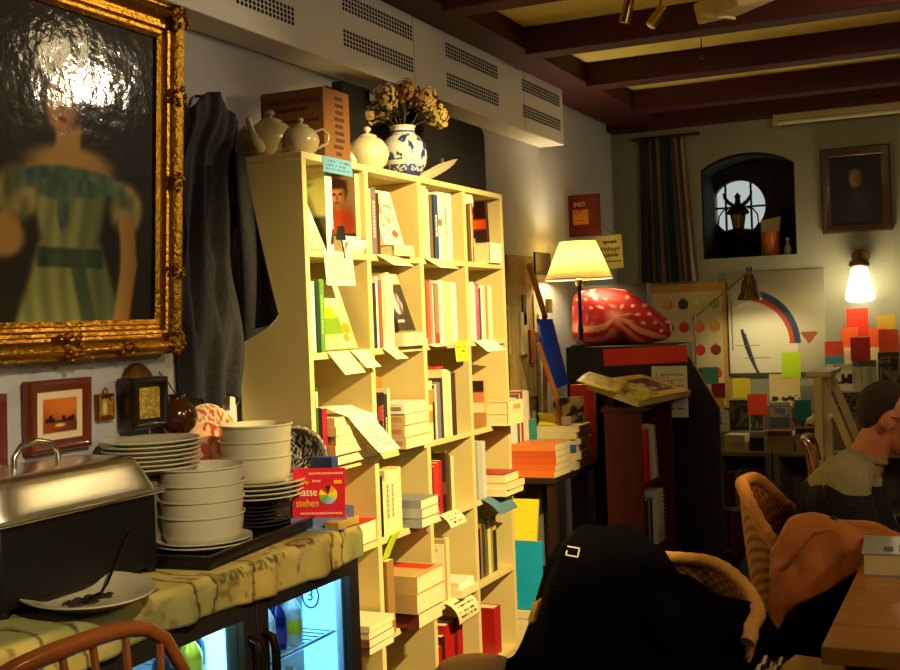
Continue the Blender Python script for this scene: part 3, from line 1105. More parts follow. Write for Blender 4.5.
def lady(u, v):
    c = mixc((34, 28, 14), (52, 46, 22), vn(u * 5, v * 6, 1))
    c = mixc(c, (16, 14, 8), ell(u, v, .84, .55, .22, .5, .8) * .6)
    # gown skirt and bodice
    half = .155 + max(0, (.27 - v)) * .45
    if v < .5:
        hw = half if v < .27 else (.15 + (v - .27) * .28)
        e = 1 - sst(hw - .025, hw + .02, abs(u - .53 - (.27 - v) * .02))
        fold = .5 + .5 * math.sin(u * 70 + math.sin(v * 9) * 2)
        g = mixc((116, 124, 62), (176, 176, 104), fold * .6 + .4 * vn(u * 12, v * 4, 5))
        g = mixc(g, (70, 86, 52), sst(.03, .14, u - .53) * .5)
        c = mixc(c, g, e)
    # sleeves
    for cx, cy, rx, ry in ((.27, .40, .10, .085), (.82, .385, .095, .085)):
        e = ell(u, v, cx, cy, rx, ry, .25)
        g = mixc((92, 96, 44), (196, 178, 104), vn(u * 26, v * 22, 9))
        c = mixc(c, g, e * .95)
    # arms
    for pts in (((.83, .33), (.84, .2), (.80, .02)), ((.24, .31), (.14, .25), (.09, .17)), ((.09, .22), (.075, .14), (.07, .06))):
        for (ax, ay), (bx, by) in zip(pts, pts[1:]):
            dx, dy = bx - ax, by - ay
            t = max(0, min(1, ((u - ax) * dx + (v - ay) * dy) / (dx * dx + dy * dy)))
            d = math.hypot(u - ax - dx * t, v - ay - dy * t)
            e = 1 - sst(.032, .058, d)
            c = mixc(c, mixc((206, 156, 78), (150, 100, 44), (u - ax) * 6 + .4), e)
    e = ell(u, v, .22, .27, .085, .06, .3)
    c = mixc(c, (196, 148, 76), e)
    # shoulders, neck
    e = ell(u, v, .53, .505, .215, .062, .35)
    c = mixc(c, mixc((214, 172, 92), (170, 122, 60), abs(u - .5) * 3), e)
    if .5 < v < .66:
        e = 1 - sst(.05, .075, abs(u - .515 - (v - .6) * .12))
        c = mixc(c, (206, 158, 86), e)
    # scarf across the neckline, bow and belt
    dd = v - (.452 + .02 * math.cos((u - .53) * 7))
    e = (1 - sst(.022, .04, abs(dd))) * (1 - sst(.25, .3, abs(u - .54)))
    c = mixc(c, mixc((58, 90, 76), (120, 138, 96), vn(u * 30, v * 30, 3)), e)
    for cx, cy, rx, ry in ((.44, .43, .09, .032), (.60, .435, .09, .03), (.49, .37, .03, .075)):
        c = mixc(c, mixc((48, 82, 74), (104, 126, 96), vn(u * 40, v * 20, 4)), ell(u, v, cx, cy, rx, ry, .3) * .9)
    e = (1 - sst(.026, .036, abs(v - .215))) * (1 - sst(.15, .18, abs(u - .53)))
    c = mixc(c, mixc((40, 66, 50), (80, 100, 66), vn(u * 30, v * 10, 6)), e)
    e = (1 - sst(.025, .05, abs(u - .56 - (.2 - v) * .35))) * sst(.22, .18, v)
    c = mixc(c, (62, 86, 62), e * .8)
    # head
    e = ell(u, v, .50, .735, .125, .115, .2)
    c = mixc(c, (40, 24, 12), e)
    e = ell(u, v, .485, .695, .082, .095, .2)
    c = mixc(c, mixc((216, 156, 90), (150, 88, 42), sst(.0, .09, u - .485)), e)
    for cx in (.455, .52):
        c = mixc(c, (48, 30, 16), ell(u, v, cx, .715, .018, .008, .5))
        c = mixc(c, (70, 44, 22), ell(u, v, cx, .735, .024, .006, .5) * .8)
    c = mixc(c, (170, 104, 56), ell(u, v, .49, .685, .010, .028, .5))
    c = mixc(c, (164, 66, 44), ell(u, v, .488, .645, .022, .008, .5))
    return c


b = MB(); b.grid(lambda u, v: V(((u - .5) * pw, -.004, (v - .5) * ph)), 150, 170, lady)
b.build('canvas', painted(.55, bump=.15, bscale=15, coat=.6, spec=.12), por, smooth=180)
b = MB(); b.bb(-pw / 2, pw / 2, 0, .012, -ph / 2, ph / 2); b.build('backing', mat((60, 40, 24), .8), por)


def sunset(u, v):
    c = mixc((120, 60, 24), (206, 96, 30), v)
    c = mixc(c, (224, 130, 40), ell(u, v, .7, .75, .5, .3, .8) * .7)
    if v < .3:
        c = mixc((150, 70, 26), (90, 40, 20), u)
    h = .34 + .22 * h2(int(u * 11), 3)
    if .28 < v < h and h2(int(u * 11), 8) > .3:
        c = (44, 20, 12)
    c = mixc(c, (244, 200, 130), ell(u, v, .5, .2, .14, .05, .6))
    return c


def framed(name, label, ya, yb, za, zb, rim, dep, fm, fn, nu=24, nv=24, mattew=0., tilt=.03, extra=0., x=None, cat='picture'):
    t = wall_pic('framed_picture', label, cat, ya, yb, za, zb, (XL + dep + .004) if x is None else x, tilt, extra)
    w, h = (yb - ya) - 2 * rim, (zb - za) - 2 * rim
    moulding('frame', w, h, [(-.003, -.002), (-.003, .0), (0, .004), (rim * .3, .006), (rim * .6, .010), (rim * .9, .008), (rim, .004), (rim, -dep)], fm, t)
    if mattew:
        def f2(u, v):
            a, q = mattew / w, mattew / h
            if u < a or u > 1 - a or v < q or v > 1 - q:
                return (222, 204, 160)
            return fn((u - a) / (1 - 2 * a), (v - q) / (1 - 2 * q))
    else:
        f2 = fn
    b = MB(); b.grid(lambda u, v: V(((u - .5) * w, 0, (v - .5) * h)), nu, nv, f2)
    b.build('picture', painted(.3, spec=.5), t, smooth=0)
    b = MB(); b.bb(-w / 2, w / 2, .002, max(.004, dep), -h / 2, h / 2); b.build('backing', mat((50, 34, 22), .8), t)
    return t


mahog = wood((104, 40, 20), .3, axis=2, scale=8, coat=.4)
framed('picture_frame', 'dark red-brown framed sunset picture hanging below the large gilt portrait', 2.187, 2.413, 1.185, 1.368, .027, .02, mahog, sunset, 40, 34, .022, .05, .03)
framed('picture_frame', 'dark red-brown frame cut by the left edge of the photo, below the gilt portrait', 1.90, 2.118, 1.16, 1.345, .027, .018, mahog, lambda u, v: mixc((120, 80, 40), (190, 150, 90), vn(u * 4, v * 4, 7)), 16, 16, .02, .04)
fr = framed('picture_frame', 'tiny brass frame with hanging ring on the wall between two dark frames', 2.45, 2.512, 1.247, 1.318, .010, .008, gold_d, lambda u, v: mixc((150, 120, 60), (226, 206, 130), ell(u, v, .5, .45, .2, .4, .5)), 14, 16)
b = MB(); b.tube([(-.008, -.002, .034), (-.006, -.003, .046), (0, -.003, .052), (.006, -.003, .046), (.008, -.002, .034)], .0022, 6); b.build('hanging_ring', gold_d, fr)
fr = framed('picture_frame', 'deep black framed gold panel in front of a round brass disc on the wall', 2.525, 2.655, 1.215, 1.355, .024, .055, mat((28, 18, 12), .3, coat=.4), lambda u, v: mixc((120, 96, 30), (226, 196, 90), vn(u * 9, v * 26, 5)), 20, 24, extra=-.12, x=XL + .075)
t = thing('wall_disc', 'round brass disc on the wall half hidden by the deep black frame', 'ornament', (XL + .001, 2.625, 1.325), RY(PI / 2))
b = MB(); b.lathe([(0, .016), (.018, .018), (.024, .012), (.05, .010), (.064, .014), (.070, .006), (.070, 0), (0, 0)], (0, 0, 0), 36); b.build('disc', mat((150, 104, 40), .35, .9, bump=.3, bscale=60), t)
b = MB(); b.ball((.0, 0, .02), .014, 1, 1, .7); b.build('boss', gold_d, t)
t = thing('wall_ornament', 'round glossy brown glazed pot hanging by a cord left of the pink plate', 'ornament', (XL + .062, 2.725, 1.235))
b = MB(); b.lathe([(0, -.055), (.03, -.052), (.052, -.03), (.058, 0), (.05, .03), (.03, .046), (.022, .056), (.028, .064), (.02, .066), (0, .06)]); b.build('pot', mat((70, 34, 16), .15, coat=.7), t)
b = MB(); b.tube([(0, 0, .06), (-.03, 0, .10), (-.06, 0, .13)], .0018, 6); b.build('cord', mat((30, 22, 16), .8), t)

# dark shawl hanging from a hook
sh_m = mat((22, 21, 27), .75, var=.35, scale=9, bump=.3, bscale=60, sheen=.35)
t = thing('shawl', 'dark blue-grey shawl hanging in folds between the gilt portrait and the bookcase', 'shawl', (XL, 2.93, 2.2))


def shawl(a, q):
    # q 0 top .. 1 bottom
    zt = -.01 - q * .93
    left = -.09 - .045 * sst(0, .25, q)
    right = .155 + .012 * sst(0, .2, q) - .03 * sst(.8, 1, q)
    y = left + (right - left) * a
    f = .016 * math.sin(a * 17 + 1.5 * math.sin(q * 4)) + .010 * math.sin(a * 33 + q * 5) + .02 * (vn(a * 5, q * 9, 3) - .5)
    amp = .35 + .65 * sst(.02, .4, q)
    x = .038 + f * amp + .012 * math.sin(q * 7 + a * 3) + .04 * ell(a, q, .45, .03, .6, .09, .9)
    top = -.10 * max(0, a - .45) * (1 - q) - .05 * (1 - q) * max(0, .2 - a) / .2 + .022 * (vn(a * 6, 3, 4) - .5) * (1 - q)
    return V((max(.006, x), min(y, .168), zt + top + .02 * math.sin(a * 11) * q))


b = MB(); b.grid(shawl, 80, 100); b.build('cloth', sh_m, t, smooth=180, solid=.004)


def flap(a, q):
    # outer corner of the shawl falling in front of the bookcase side
    y = .150 + .016 * math.sin(a * 7 + q * 3)
    x = .03 + a * (.05 + .115 * q ** 1.4)
    z = -.12 - q * (.60 - .04 * a) - .06 * a * (1 - q) + .07 * (1 - a) * -q
    return V((x, min(.166, y), z))


b = MB(); b.grid(flap, 24, 50); b.build('loose_corner', sh_m, t, smooth=180, solid=.003)
b = MB(); b.tube([(.0, .03, .0), (.03, .03, -.005), (.045, .03, -.03)], .005, 8); b.build('hook', mat((40, 34, 26), .4, .8), t)

# ------------------------------------------------------------------ on top of the bookcase
ZT = 2.0225
ivory = mat((206, 194, 160), .25, var=.05, scale=6, coat=.4)
beige = mat((168, 152, 112), .3, var=.08, scale=6, coat=.3)


def teapot(name, label, loc, r, m, spout_a, hz=1., group='teapots on the bookcase', handle=True, squat=.9):
    t = thing(name, label, 'teapot', loc, RZ(spout_a), group)
    k = r * squat
    prof = [(0, 0), (r * .55, 0), (r * .6, k * .06), (r * .86, k * .35), (r, k * .85), (r * .95, k * 1.2), (r * .7, k * 1.6), (r * .42, k * 1.78), (r * .40, k * 1.76), (0, k * 1.74)]
    b = MB(); b.lathe(prof, n=36); b.build('pot_body', m, t, smooth=60)
    b = MB(); b.lathe([(r * .46, k * 1.76), (r * .44, k * 1.84), (r * .2, k * 1.97), (r * .07, k * 2.0), (r * .07, k * 2.06), (r * .17, k * 2.14), (r * .18, k * 2.24), (r * .1, k * 2.34), (0, k * 2.36)], n=24)
    b.build('lid', m, t, smooth=60)
    b = MB(); b.tube([(r * .75, 0, k * .45), (r * 1.15, 0, k * .75), (r * 1.35, 0, k * 1.2), (r * 1.55, 0, k * 1.75)], [r * .3, r * .22, r * .14, r * .11], 12); b.build('spout', m, t, smooth=60)
    if handle:
        b = MB(); b.tube([(-r * .75, 0, k * 1.45), (-r * 1.2, 0, k * 1.6), (-r * 1.5, 0, k * 1.25), (-r * 1.42, 0, k * .75), (-r * .9, 0, k * .45)], r * .085, 10); b.build('handle', m, t, smooth=60)
    return t


teapot('teapot', 'big greyish beige teapot at the left end of the bookcase top, beside the shawl', (-2.085, 3.20, ZT), .082, beige, math.atan2(-.15, .0), squat=.82)
t = teapot('teapot', 'small beige teapot with a pink rose in front of the brown cardboard box', (-1.975, 3.205, ZT), .058, mat((176, 160, 122), .25, coat=.4), PI + .5)
b = MB()
for i in range(9):
    a = 2 * PI * i / 8
    q = .0 if i == 8 else .016
    pz = .05 + q * math.sin(a)
    ang = .0 + q * math.cos(a) / .058 - 3.5 + 1.57
    rr = .0585
    b.ball((rr * math.cos(ang), rr * math.sin(ang), pz), .011, 1, 1, 1, 10, 6)
b.build('rose_decoration', mat((186, 70, 56), .4), t)
teapot('teapot', 'round white teapot with spout to the left, between brown box and blue vase', (-1.985, 3.665, ZT), .076, ivory, math.atan2(-.75, -.65) + .25, handle=False, squat=.88)

# cardboard box
card_m = mat((120, 78, 34), .8, var=.08, scale=8)
t = thing('cardboard_box', 'brown cardboard carton with dark printed lettering behind the small teapot', 'box', (-2.068, 3.395, ZT))
b = MB(); b.bb(-.118, .118, -.085, .085, 0, .238); b.build('carton', card_m, t, bevel=.003)
ink = mat((70, 36, 14), .8)
text_part('DARJEELING ESTATE', .0235, ink, t, (0, -.0856, .2), RX(PI / 2), depth=.0003)
for x0, x1, z in ((-.08, .055, .168), (-.09, .1, .13)):
    b = MB()
    x = x0
    while x < x1:
        w_ = .006 + .008 * h2(int(x * 999), 2)
        b.bb(x, x + w_, -.0858, -.085, z, z + .009); x += w_ + .004
    b.build('fine_print', ink, t, smooth=0)
b = MB()
for i in range(9):
    z = .02 + i * .023
    b.bb(.1179, .1186, -.03 + .02 * h2(i, 1), .02 + .03 * h2(i, 2), z, z + .012)
b.build('side_print', ink, t, smooth=0)


# blue and white vase with dried flowers
def delft(u, v):
    c = (214, 212, 204)
    if v < .16:
        return (40, 50, 112) if v > .05 else c
    if .16 <= v < .24:
        return (60, 74, 140) if h2(int(u * 60), int(v * 60)) > .35 else c
    n = vn(u * 26, v * 9, 3) + .5 * vn(u * 60, v * 22, 4)
    if .28 < v < .74 and n > .86:
        return (46, 60, 130)
    if .76 < v < .82:
        return (70, 86, 150)
    return c


t = thing('vase', 'blue and white porcelain vase holding dried flowers on the bookcase top', 'vase', (-1.985, 3.945, ZT))
VP = [(.05, 0), (.062, .012), (.082, .05), (.09, .09), (.084, .125), (.062, .152), (.046, .165), (.044, .185), (.05, .195)]


def vase_fn(u, v):
    k = v * (len(VP) - 1)
    i = min(int(k), len(VP) - 2)
    f = k - i
    r = VP[i][0] * (1 - f) + VP[i + 1][0] * f
    z = VP[i][1] * (1 - f) + VP[i + 1][1] * f
    a = 2 * PI * u
    return V((r * math.cos(a), r * math.sin(a), z))


b = MB(); b.grid(vase_fn, 160, 100, delft); b.build('vase_body', painted(.15, coat=.6, spec=.5), t, smooth=180, solid=.003)
fl = thing('dried_flowers', 'bunch of dried cream and brown hydrangea heads in the blue vase', 'dried flowers', (-1.985, 3.945, ZT + .17))
rnd = random.Random(5)
for (dx, dy, dz, r, colr) in ((-.09, .0, .10, .05, (196, 164, 92)), (-.03, -.05, .135, .05, (186, 160, 96)), (.03, -.02, .15, .045, (150, 104, 60)), (.09, .03, .12, .048, (176, 140, 84)), (.0, .05, .14, .05, (160, 122, 70)),
                              (.12, .06, .06, .045, (186, 160, 90)), (-.05, .06, .13, .045, (150, 120, 64)), (.06, .09, .13, .045, (160, 126, 80)), (-.12, -.03, .075, .034, (200, 170, 100))):
    b = MB()
    for i in range(150):
        d = V((rnd.gauss(0, 1), rnd.gauss(0, 1), rnd.gauss(0, 1))).normalized()
        p = V((dx, dy, dz)) + d * r * (.6 + .55 * rnd.random())
        s = .007 + .006 * rnd.random()
        e1 = d.orthogonal().normalized()
        e2 = d.cross(e1)
        vs = [b.bm.verts.new(p + e1 * s), b.bm.verts.new(p + e2 * s + d * .003), b.bm.verts.new(p - e1 * s), b.bm.verts.new(p - e2 * s - d * .003)]
        b.bm.faces.new(vs)
    b.build('flower_head', mat(colr, .9, var=.35, scale=60), fl, smooth=0)
    b = MB(); b.tube([(dx * .12, dy * .12, -.1), (dx * .35, dy * .35, .03), (dx, dy, dz)], .0025, 5); b.build('stem', mat((70, 60, 30), .9), fl)
b = MB()
for i in range(130):
    a = rnd.random() * 2 * PI
    q = .02 + .09 * rnd.random()
    p = V((q * math.cos(a), q * math.sin(a), .02 + .08 * rnd.random()))
    d = V((math.cos(a), math.sin(a), .3 * rnd.random()))
    e = V((-math.sin(a), math.cos(a), .2))
    vs = [b.bm.verts.new(p), b.bm.verts.new(p + d * .018 + e * .009), b.bm.verts.new(p + d * .04), b.bm.verts.new(p + d * .018 - e * .009)]
    b.bm.faces.new(vs)
b.build('dry_leaves', mat((58, 54, 26), .9, var=.3), fl, smooth=0)

black_c = mat((18, 16, 15), .55, var=.2, bump=.15, bscale=90)
mk_box('box', 'flat black box standing on edge behind the white teapot on the bookcase', 'box', (-2.13, 3.82, ZT), (.05, .2, .345), black_c)
t = thing('carry_case', 'large black rounded carry case at the right end of the bookcase top', 'case', (-2.06, 4.385, ZT))
b = MB()
pr_ = []
w_, h_, r_ = .335, .29, .05
for cx, cz, a0 in ((w_ - r_, r_ * .6, -90), (w_ - r_, h_ - r_, 0), (-w_ + r_, h_ - r_, 90), (-w_ + r_, r_ * .6, 180)):
    for k in range(7):
        a = math.radians(a0 + 15 * k)
        pr_.append((cx + r_ * math.cos(a), max(0, cz + r_ * math.sin(a))))
b.prism(pr_, 'x', -.085, .085); b.build('case_shell', black_c, t, bevel=.008)
b = MB(); b.tube([(.0855, -.335 + .03, .145), (.0855, .305, .145)], .0022, 6); b.build('zip', mat((40, 38, 36), .4), t)
b = MB(); b.box((.088, -.12, .1), (.006, .012, .02)); b.build('zip_pull', mat((210, 205, 190), .3, .9), t)
# feather
t = thing('feather', 'pale brown feather leaning on the front of the black carry case', 'feather', (-1.945, 4.0, ZT))
b = MB()


def vane(a, q):
    y = q * .40
    z = .006 + .085 * q + .03 * q * q
    w_ = .021 * math.sin(PI * min(1, .12 + q * .9)) ** .6 * (1 + .05 * math.sin(q * 60))
    return V((-.004 - .02 * q + .004 * math.sin(q * 9), y - (a - .5) * w_ * .4, z + (a - .5) * w_ * 1.9))


b.grid(vane, 8, 60); b.build('vane', mat((176, 156, 126), .9, var=.2, scale=50), t, smooth=60, solid=.0012)
b = MB(); b.tube([vane(.5, q / 10) + V((.001, 0, 0)) for q in range(11)], .0014, 6); b.build('quill', mat((214, 200, 170), .5), t)
# ------------------------------------------------------------------ glass-door fridge under the counter
steel = mat((52, 46, 40), .4, .3, var=.1)
FY0, FY1, FX = 1.25, 2.985, -1.735
fr = thing('drinks_fridge', 'low dark bar fridge with two lit glass doors under the cloth covered counter', 'fridge', (FX, FY0, 0))


def fpart(name, x0, x1, y0, y1, z0, z1, m, parent=None, bev=.002):
    b = MB(); b.bb(x0 - FX, x1 - FX, y0 - FY0, y1 - FY0, z0, z1)
    return b.build(name, m, parent or fr, bevel=bev)


white_in = mat((214, 226, 230), .4, var=.03)
fpart('cabinet_top', XL + .012, FX, FY0, FY1, .775, .855, steel)
fpart('cabinet_base', XL + .012, FX, FY0, FY1, 0, .10, steel)
fpart('cabinet_back', XL + .012, XL + .04, FY0, FY1, .10, .775, white_in)
fpart('cabinet_side', XL + .04, FX, FY0, FY0 + .03, .10, .775, steel)
fpart('cabinet_side', XL + .04, FX, FY1 - .026, FY1, .10, .775, steel)
fpart('inner_wall', XL + .04, FX - .004, FY1 - .034, FY1 - .026, .10, .775, white_in)
fpart('cabinet_post', FX - .03, FX, 2.415, 2.495, .10, .775, steel)
wire = mat((190, 196, 200), .3, .9)
glow = emis((150, 214, 255), 3.2)
DOORS = [('left', 1.875, 2.455), ('right', 2.462, 2.985)]
for nm, a, z in DOORS:
    d = fpart('door', FX + .002, FX + .032, a, a + .052, .09, .845, steel)
    d2 = MB()
    for y0, y1, z0, z1 in ((z - .052, z, .09, .845), (a + .052, z - .052, .757, .845), (a + .052, z - .052, .09, .15)):
        d2.bb(.002, .032, y0 - FY0, y1 - FY0, z0, z1)
    o = d2.build('door_rail', steel, d)
    g = MB(); g.bb(.010, .014, a + .052 - FY0, z - .052 - FY0, .15, .757); g.build('door_glass', glass((220, 240, 250), .01), d)
    hb = MB()
    hy = (z - .03 if nm == 'left' else a + .028) - FY0
    hb.tube([(.03, hy, .705), (.058, hy, .695), (.066, hy, .66), (.066, hy, .58), (.058, hy, .53), (.03, hy, .52)], [.010, .011, .012, .012, .011, .010], 10)
    hb.build('door_handle', mat((70, 56, 42), .25, .9), d)
    # wire shelves
    for zz in (.585, .33):
        s = MB()
        for k in range(14):
            y = a + .04 + (z - a - .08) * k / 13
            s.tube([(XL + .06 - FX, y - FY0, zz), (FX - .035 - FX, y - FY0, zz)], .0022, 5)
        s.tube([(FX - .035 - FX, a + .03 - FY0, zz), (FX - .035 - FX, z - .03 - FY0, zz)], .006, 6)
        s.tube([(XL + .06 - FX, a + .03 - FY0, zz), (XL + .06 - FX, z - .03 - FY0, zz)], .004, 6)
        s.build('wire_shelf', wire, fr)
    lt = MB(); lt.bb(FX - .06 - FX, FX - .04 - FX, a + .06 - FY0, z - .04 - FY0, .757, .772); lt.build('light_strip', emis((190, 232, 255), 22.), fr)
lt = MB(); lt.bb(FX - .14 - FX, FX - .03 - FX, FY1 - .040 - FY0, FY1 - .0345 - FY0, .16, .75); lt.build('light_strip', emis((120, 205, 255), 3.4), fr)  # glowing panel widened so the right inner wall looks lit
lt = MB(); lt.bb(FX - .15 - FX, FX - .032 - FX, 2.408 - FY0, 2.413 - FY0, .16, .75); lt.build('light_strip', emis((150, 220, 255), 4.5), fr)  # glowing panel for the bright inner side behind the left door
b = MB(); b.tube([V((FX - .11 + .028 * math.cos(2 * PI * k / 24) - FX, FY1 - .0412 - FY0, .685 + .036 * math.sin(2 * PI * k / 24))) for k in range(24)], .0028, 5, closed=True)
b.build('dial_ring', mat((30, 60, 90), .5), fr)
text_part('3', .05, mat((30, 60, 90), .5), fr, (FX - .11 - FX, FY1 - .0412 - FY0, .685), RX(PI / 2), name='dial_number')
b = MB(); b.bb(FX - .30 - FX, FX - .05 - FX, FY1 - .043 - FY0, FY1 - .0405 - FY0, .725, .735); b.build('maker_strip', mat((40, 70, 90), .5), fr)

BP = [(0, 0), (.5, 0), (.5, .56), (.44, .64), (.2, .78), (.17, .95), (.2, .955), (.2, .97), (.17, 1), (0, 1)]


def bottle(label, y, x, z, h, r, rgb, lab=None, cap=(200, 190, 160), clear=False, full=None):
    t = thing('bottle', label, 'bottle', (x, y, z), None, 'bottles in the fridge')
    b = MB(); b.lathe([(max(0, p[0]) * 2 * r, p[1] * h) for p in BP], n=20)
    b.build('bottle_body', mat(rgb, .08, var=.05, coat=.6, spec=.6), t, smooth=50)
    if lab:
        b = MB(); b.lathe([(r * 1.012, h * lab[1]), (r * 1.012, h * lab[2])], n=20); b.build('label_band', mat(lab[0], .5, var=.1, scale=40), t)
    b = MB(); b.lathe([(r * .42, h * .955), (r * .42, h * 1.003), (0, h * 1.006)], n=14); b.build('bottle_cap', mat(cap, .35, .5), t)
    return t


zb = .5912
bottle('clear bottle, leftmost behind the right fridge door', 2.66, FX - .075, zb, .155, .024, (190, 200, 196), ((214, 214, 200), .1, .45))
bottle('dark blue bottle, second from left behind the right fridge door', 2.715, FX - .075, zb, .158, .024, (14, 24, 90), ((30, 60, 150), .12, .4), (30, 40, 90))
bottle('dark blue bottle in the back row behind the right fridge door', 2.80, FX - .16, zb, .16, .024, (16, 26, 80), None, (30, 40, 90))
bottle('clear bottle with yellow label behind the right fridge door', 2.785, FX - .075, zb, .162, .028, (176, 196, 190), ((206, 206, 40), .18, .42), (214, 206, 180))
bottle('pale green bottle, rightmost behind the right fridge door', 2.87, FX - .15, zb, .16, .025, (110, 130, 96), ((150, 150, 100), .15, .45))
bottle('dark bottle with pale cap at the left behind the left fridge door', 2.215, FX - .075, zb, .16, .024, (30, 40, 60), ((60, 80, 120), .2, .45), (220, 220, 210))
bottle('clear bottle filled with bright yellow drink behind the left fridge door', 2.335, FX - .085, zb, .16, .032, (226, 206, 40), ((240, 226, 60), .05, .5), (240, 240, 220))
bottle('dark blue bottle with white label behind the left fridge door', 2.395, FX - .11, zb, .158, .024, (24, 36, 70), ((170, 186, 190), .1, .3), (40, 50, 90))
bottle('dark blue short bottle left of the yellow one behind the left fridge door', 2.275, FX - .075, zb, .14, .024, (20, 30, 70), ((50, 70, 130), .15, .45))
for i, y in enumerate((2.56, 2.63, 2.70, 2.77)):
    bottle('brown bottle, %s from left on the lower shelf of the right fridge door' % ORD[i], y, FX - .08, .3362, .19, .029, (70, 40, 16), ((190, 170, 110), .15, .42))

# counter board and cloth
mk_box('counter_board', 'brown wooden counter board lying on the bar fridge under the cloth', 'counter', (-1.948, 2.06, .8555), (.47, 1.86, .036), wood((120, 86, 44), .5, axis=1))


def cloth_col(a, q):
    # a across (0 wall .. 1 hem), q along the counter
    y = q * 1.95
    x = a * .62
    c = mixc((188, 160, 72), (222, 198, 112), vn(x * 14, y * 10, 1))
    g = vn(x * 5, y * 4, 12)
    c = mixc(c, (112, 122, 72), sst(.55, .8, g) * .75)
    for (cx, cy, rx, ry) in ((.47, .98, .03, .06), (.50, 1.64, .03, .055), (.40, .35, .04, .06), (.52, .15, .03, .06), (.2, 1.3, .04, .05)):
        d = math.hypot((x - cx) / rx, (y - cy) / ry)
        if d < 1.05:
            k = .5 + .5 * math.sin(math.atan2(y - cy, x - cx + .03) * 16)
            c = mixc((150, 104, 40), (214, 180, 100), k) if d < .8 else (92, 52, 20)
    for k, ly in enumerate((.08, .3, .46, .62, .72, 1.12, 1.19, 1.36, 1.78, 1.84)):
        d = abs(y - ly - .012 * math.sin(x * 26 + k))
        if d < .0052 and x > .33 - .2 * h2(k):
            c = mixc(c, (58, 44, 24), .8)
    if vn(x * 40, y * 34, 6) > .80:
        c = mixc(c, (110, 70, 30), .5)
    if abs(x - .535) < .014 and 1.22 < y < 1.52 and h2(int(y * 130), int(x * 200)) > .5:
        c = (96, 96, 50)
    return c


def cloth_fn(a, q):
    y = 1.14 + q * 1.855
    x0, x1, z = XL + .004, -1.700, .8935
    Lf = x1 - x0
    s = a * (Lf + .092)
    if s <= Lf - .012:
        p = V((x0 + s, y, z))
    else:
        u = s - (Lf - .012)
        r = .016
        if u < r * PI / 2:
            an = u / r
            p = V((x1 - .012 + r * math.sin(an), y, z - r * (1 - math.cos(an))))
        else:
            d = u - r * PI / 2
            wv = .012 * math.sin(y * 21) * min(1, d / .06) + .006 * math.sin(y * 53)
            p = V((x1 - .012 + r + max(-.004, wv), y, z - r - d * (1 + .12 * math.sin(y * 5.2))))
    return p


b = MB(); b.grid(cloth_fn, 64, 230, cloth_col)
tag(b.build('tablecloth', painted(.8, bump=.2, bscale=200), smooth=180, solid=.0016, off=1), 'yellow green printed cloth with brown shell motifs over the counter', 'tablecloth')
ZK = .8955

# chafing dish
silver = mat((240, 236, 220), .26, 1., var=.06, scale=5, bump=.06, bscale=9)
cx0, cx1, cy0, cy1 = -2.15, -1.86, 1.80, 2.285
t = thing('chafing_dish', 'black chafing dish with a polished silver lid at the left end of the counter', 'chafing dish', ((cx0 + cx1) / 2, (cy0 + cy1) / 2, ZK))
b = MB(); b.bb(-.135, .135, -.25, .25, .012, .19); b.build('base', mat((12, 11, 10), .5), t, bevel=.006)
b = MB()
for sx in (-1, 1):
    for sy in (-1, 1):
        b.cyl((sx * .12, sy * .235, 0), (sx * .12, sy * .235, .014), .014)
b.build('feet', mat((12, 11, 10), .5), t)
b = MB(); b.bb(-.150, .150, -.272, .272, .19, .202); b.build('rim', silver, t, bevel=.004)
b = MB()
LP = [(.146, .266, .202), (.143, .263, .211), (.119, .24, .264), (.112, .233, .276), (.102, .223, .284), (.088, .21, .287), (.0, .0, .291)]


def lid(u, v):
    k = v * (len(LP) - 1)
    i = min(int(k), len(LP) - 2)
    f = k - i
    hx = LP[i][0] * (1 - f) + LP[i + 1][0] * f
    hy = LP[i][1] * (1 - f) + LP[i + 1][1] * f
    z = LP[i][2] * (1 - f) + LP[i + 1][2] * f
    a = 2 * PI * u
    e = .22
    c_, s_ = math.cos(a), math.sin(a)
    return V((hx * math.copysign(abs(c_) ** e, c_), hy * math.copysign(abs(s_) ** e, s_), z))


b.grid(lid, 96, 24); b.build('lid', silver, t, smooth=60)
b = MB(); b.tube([(.0, -.07, .286), (.0, -.068, .312), (0, -.045, .336), (0, 0, .345), (0, .045, .336), (0, .068, .312), (0, .07, .286)], .007, 10); b.build('lid_handle', mat((190, 180, 150), .25, 1.), t, smooth=60)

china = mat((206, 198, 164), .22, var=.04, scale=5, coat=.4)


def plate_prof(r, h=.02):
    return [(0, .002), (r * .55, 0), (r * .6, .004), (r * .78, h * .55), (r, h), (r * 1.0, h + .0035), (r * .97, h + .003), (r * .76, h * .55 + .005), (r * .58, .007), (0, .006)]


def plate(label, loc, r, m=china, h=.02, group=None, rot=None, name='plate'):
    b = MB(); b.lathe(plate_prof(r, h), n=48)
    return tag(b.build(name, m, loc=loc, rot=rot, smooth=50), label, 'plate', group)


def bowl(label, loc, r, h, m, group):
    b = MB(); b.lathe([(0, 0), (r * .80, 0), (r * .87, .004), (r * .93, h * .3), (r * .965, h * .7), (r * .97, h * .9), (r * 1.012, h * .94), (r * 1.012, h), (r * .975, h), (r * .94, h * .7), (r * .90, h * .3), (r * .8, .012), (0, .010)], n=48)
    return tag(b.build('bowl', m, loc=loc, smooth=50), label, 'bowl', group)


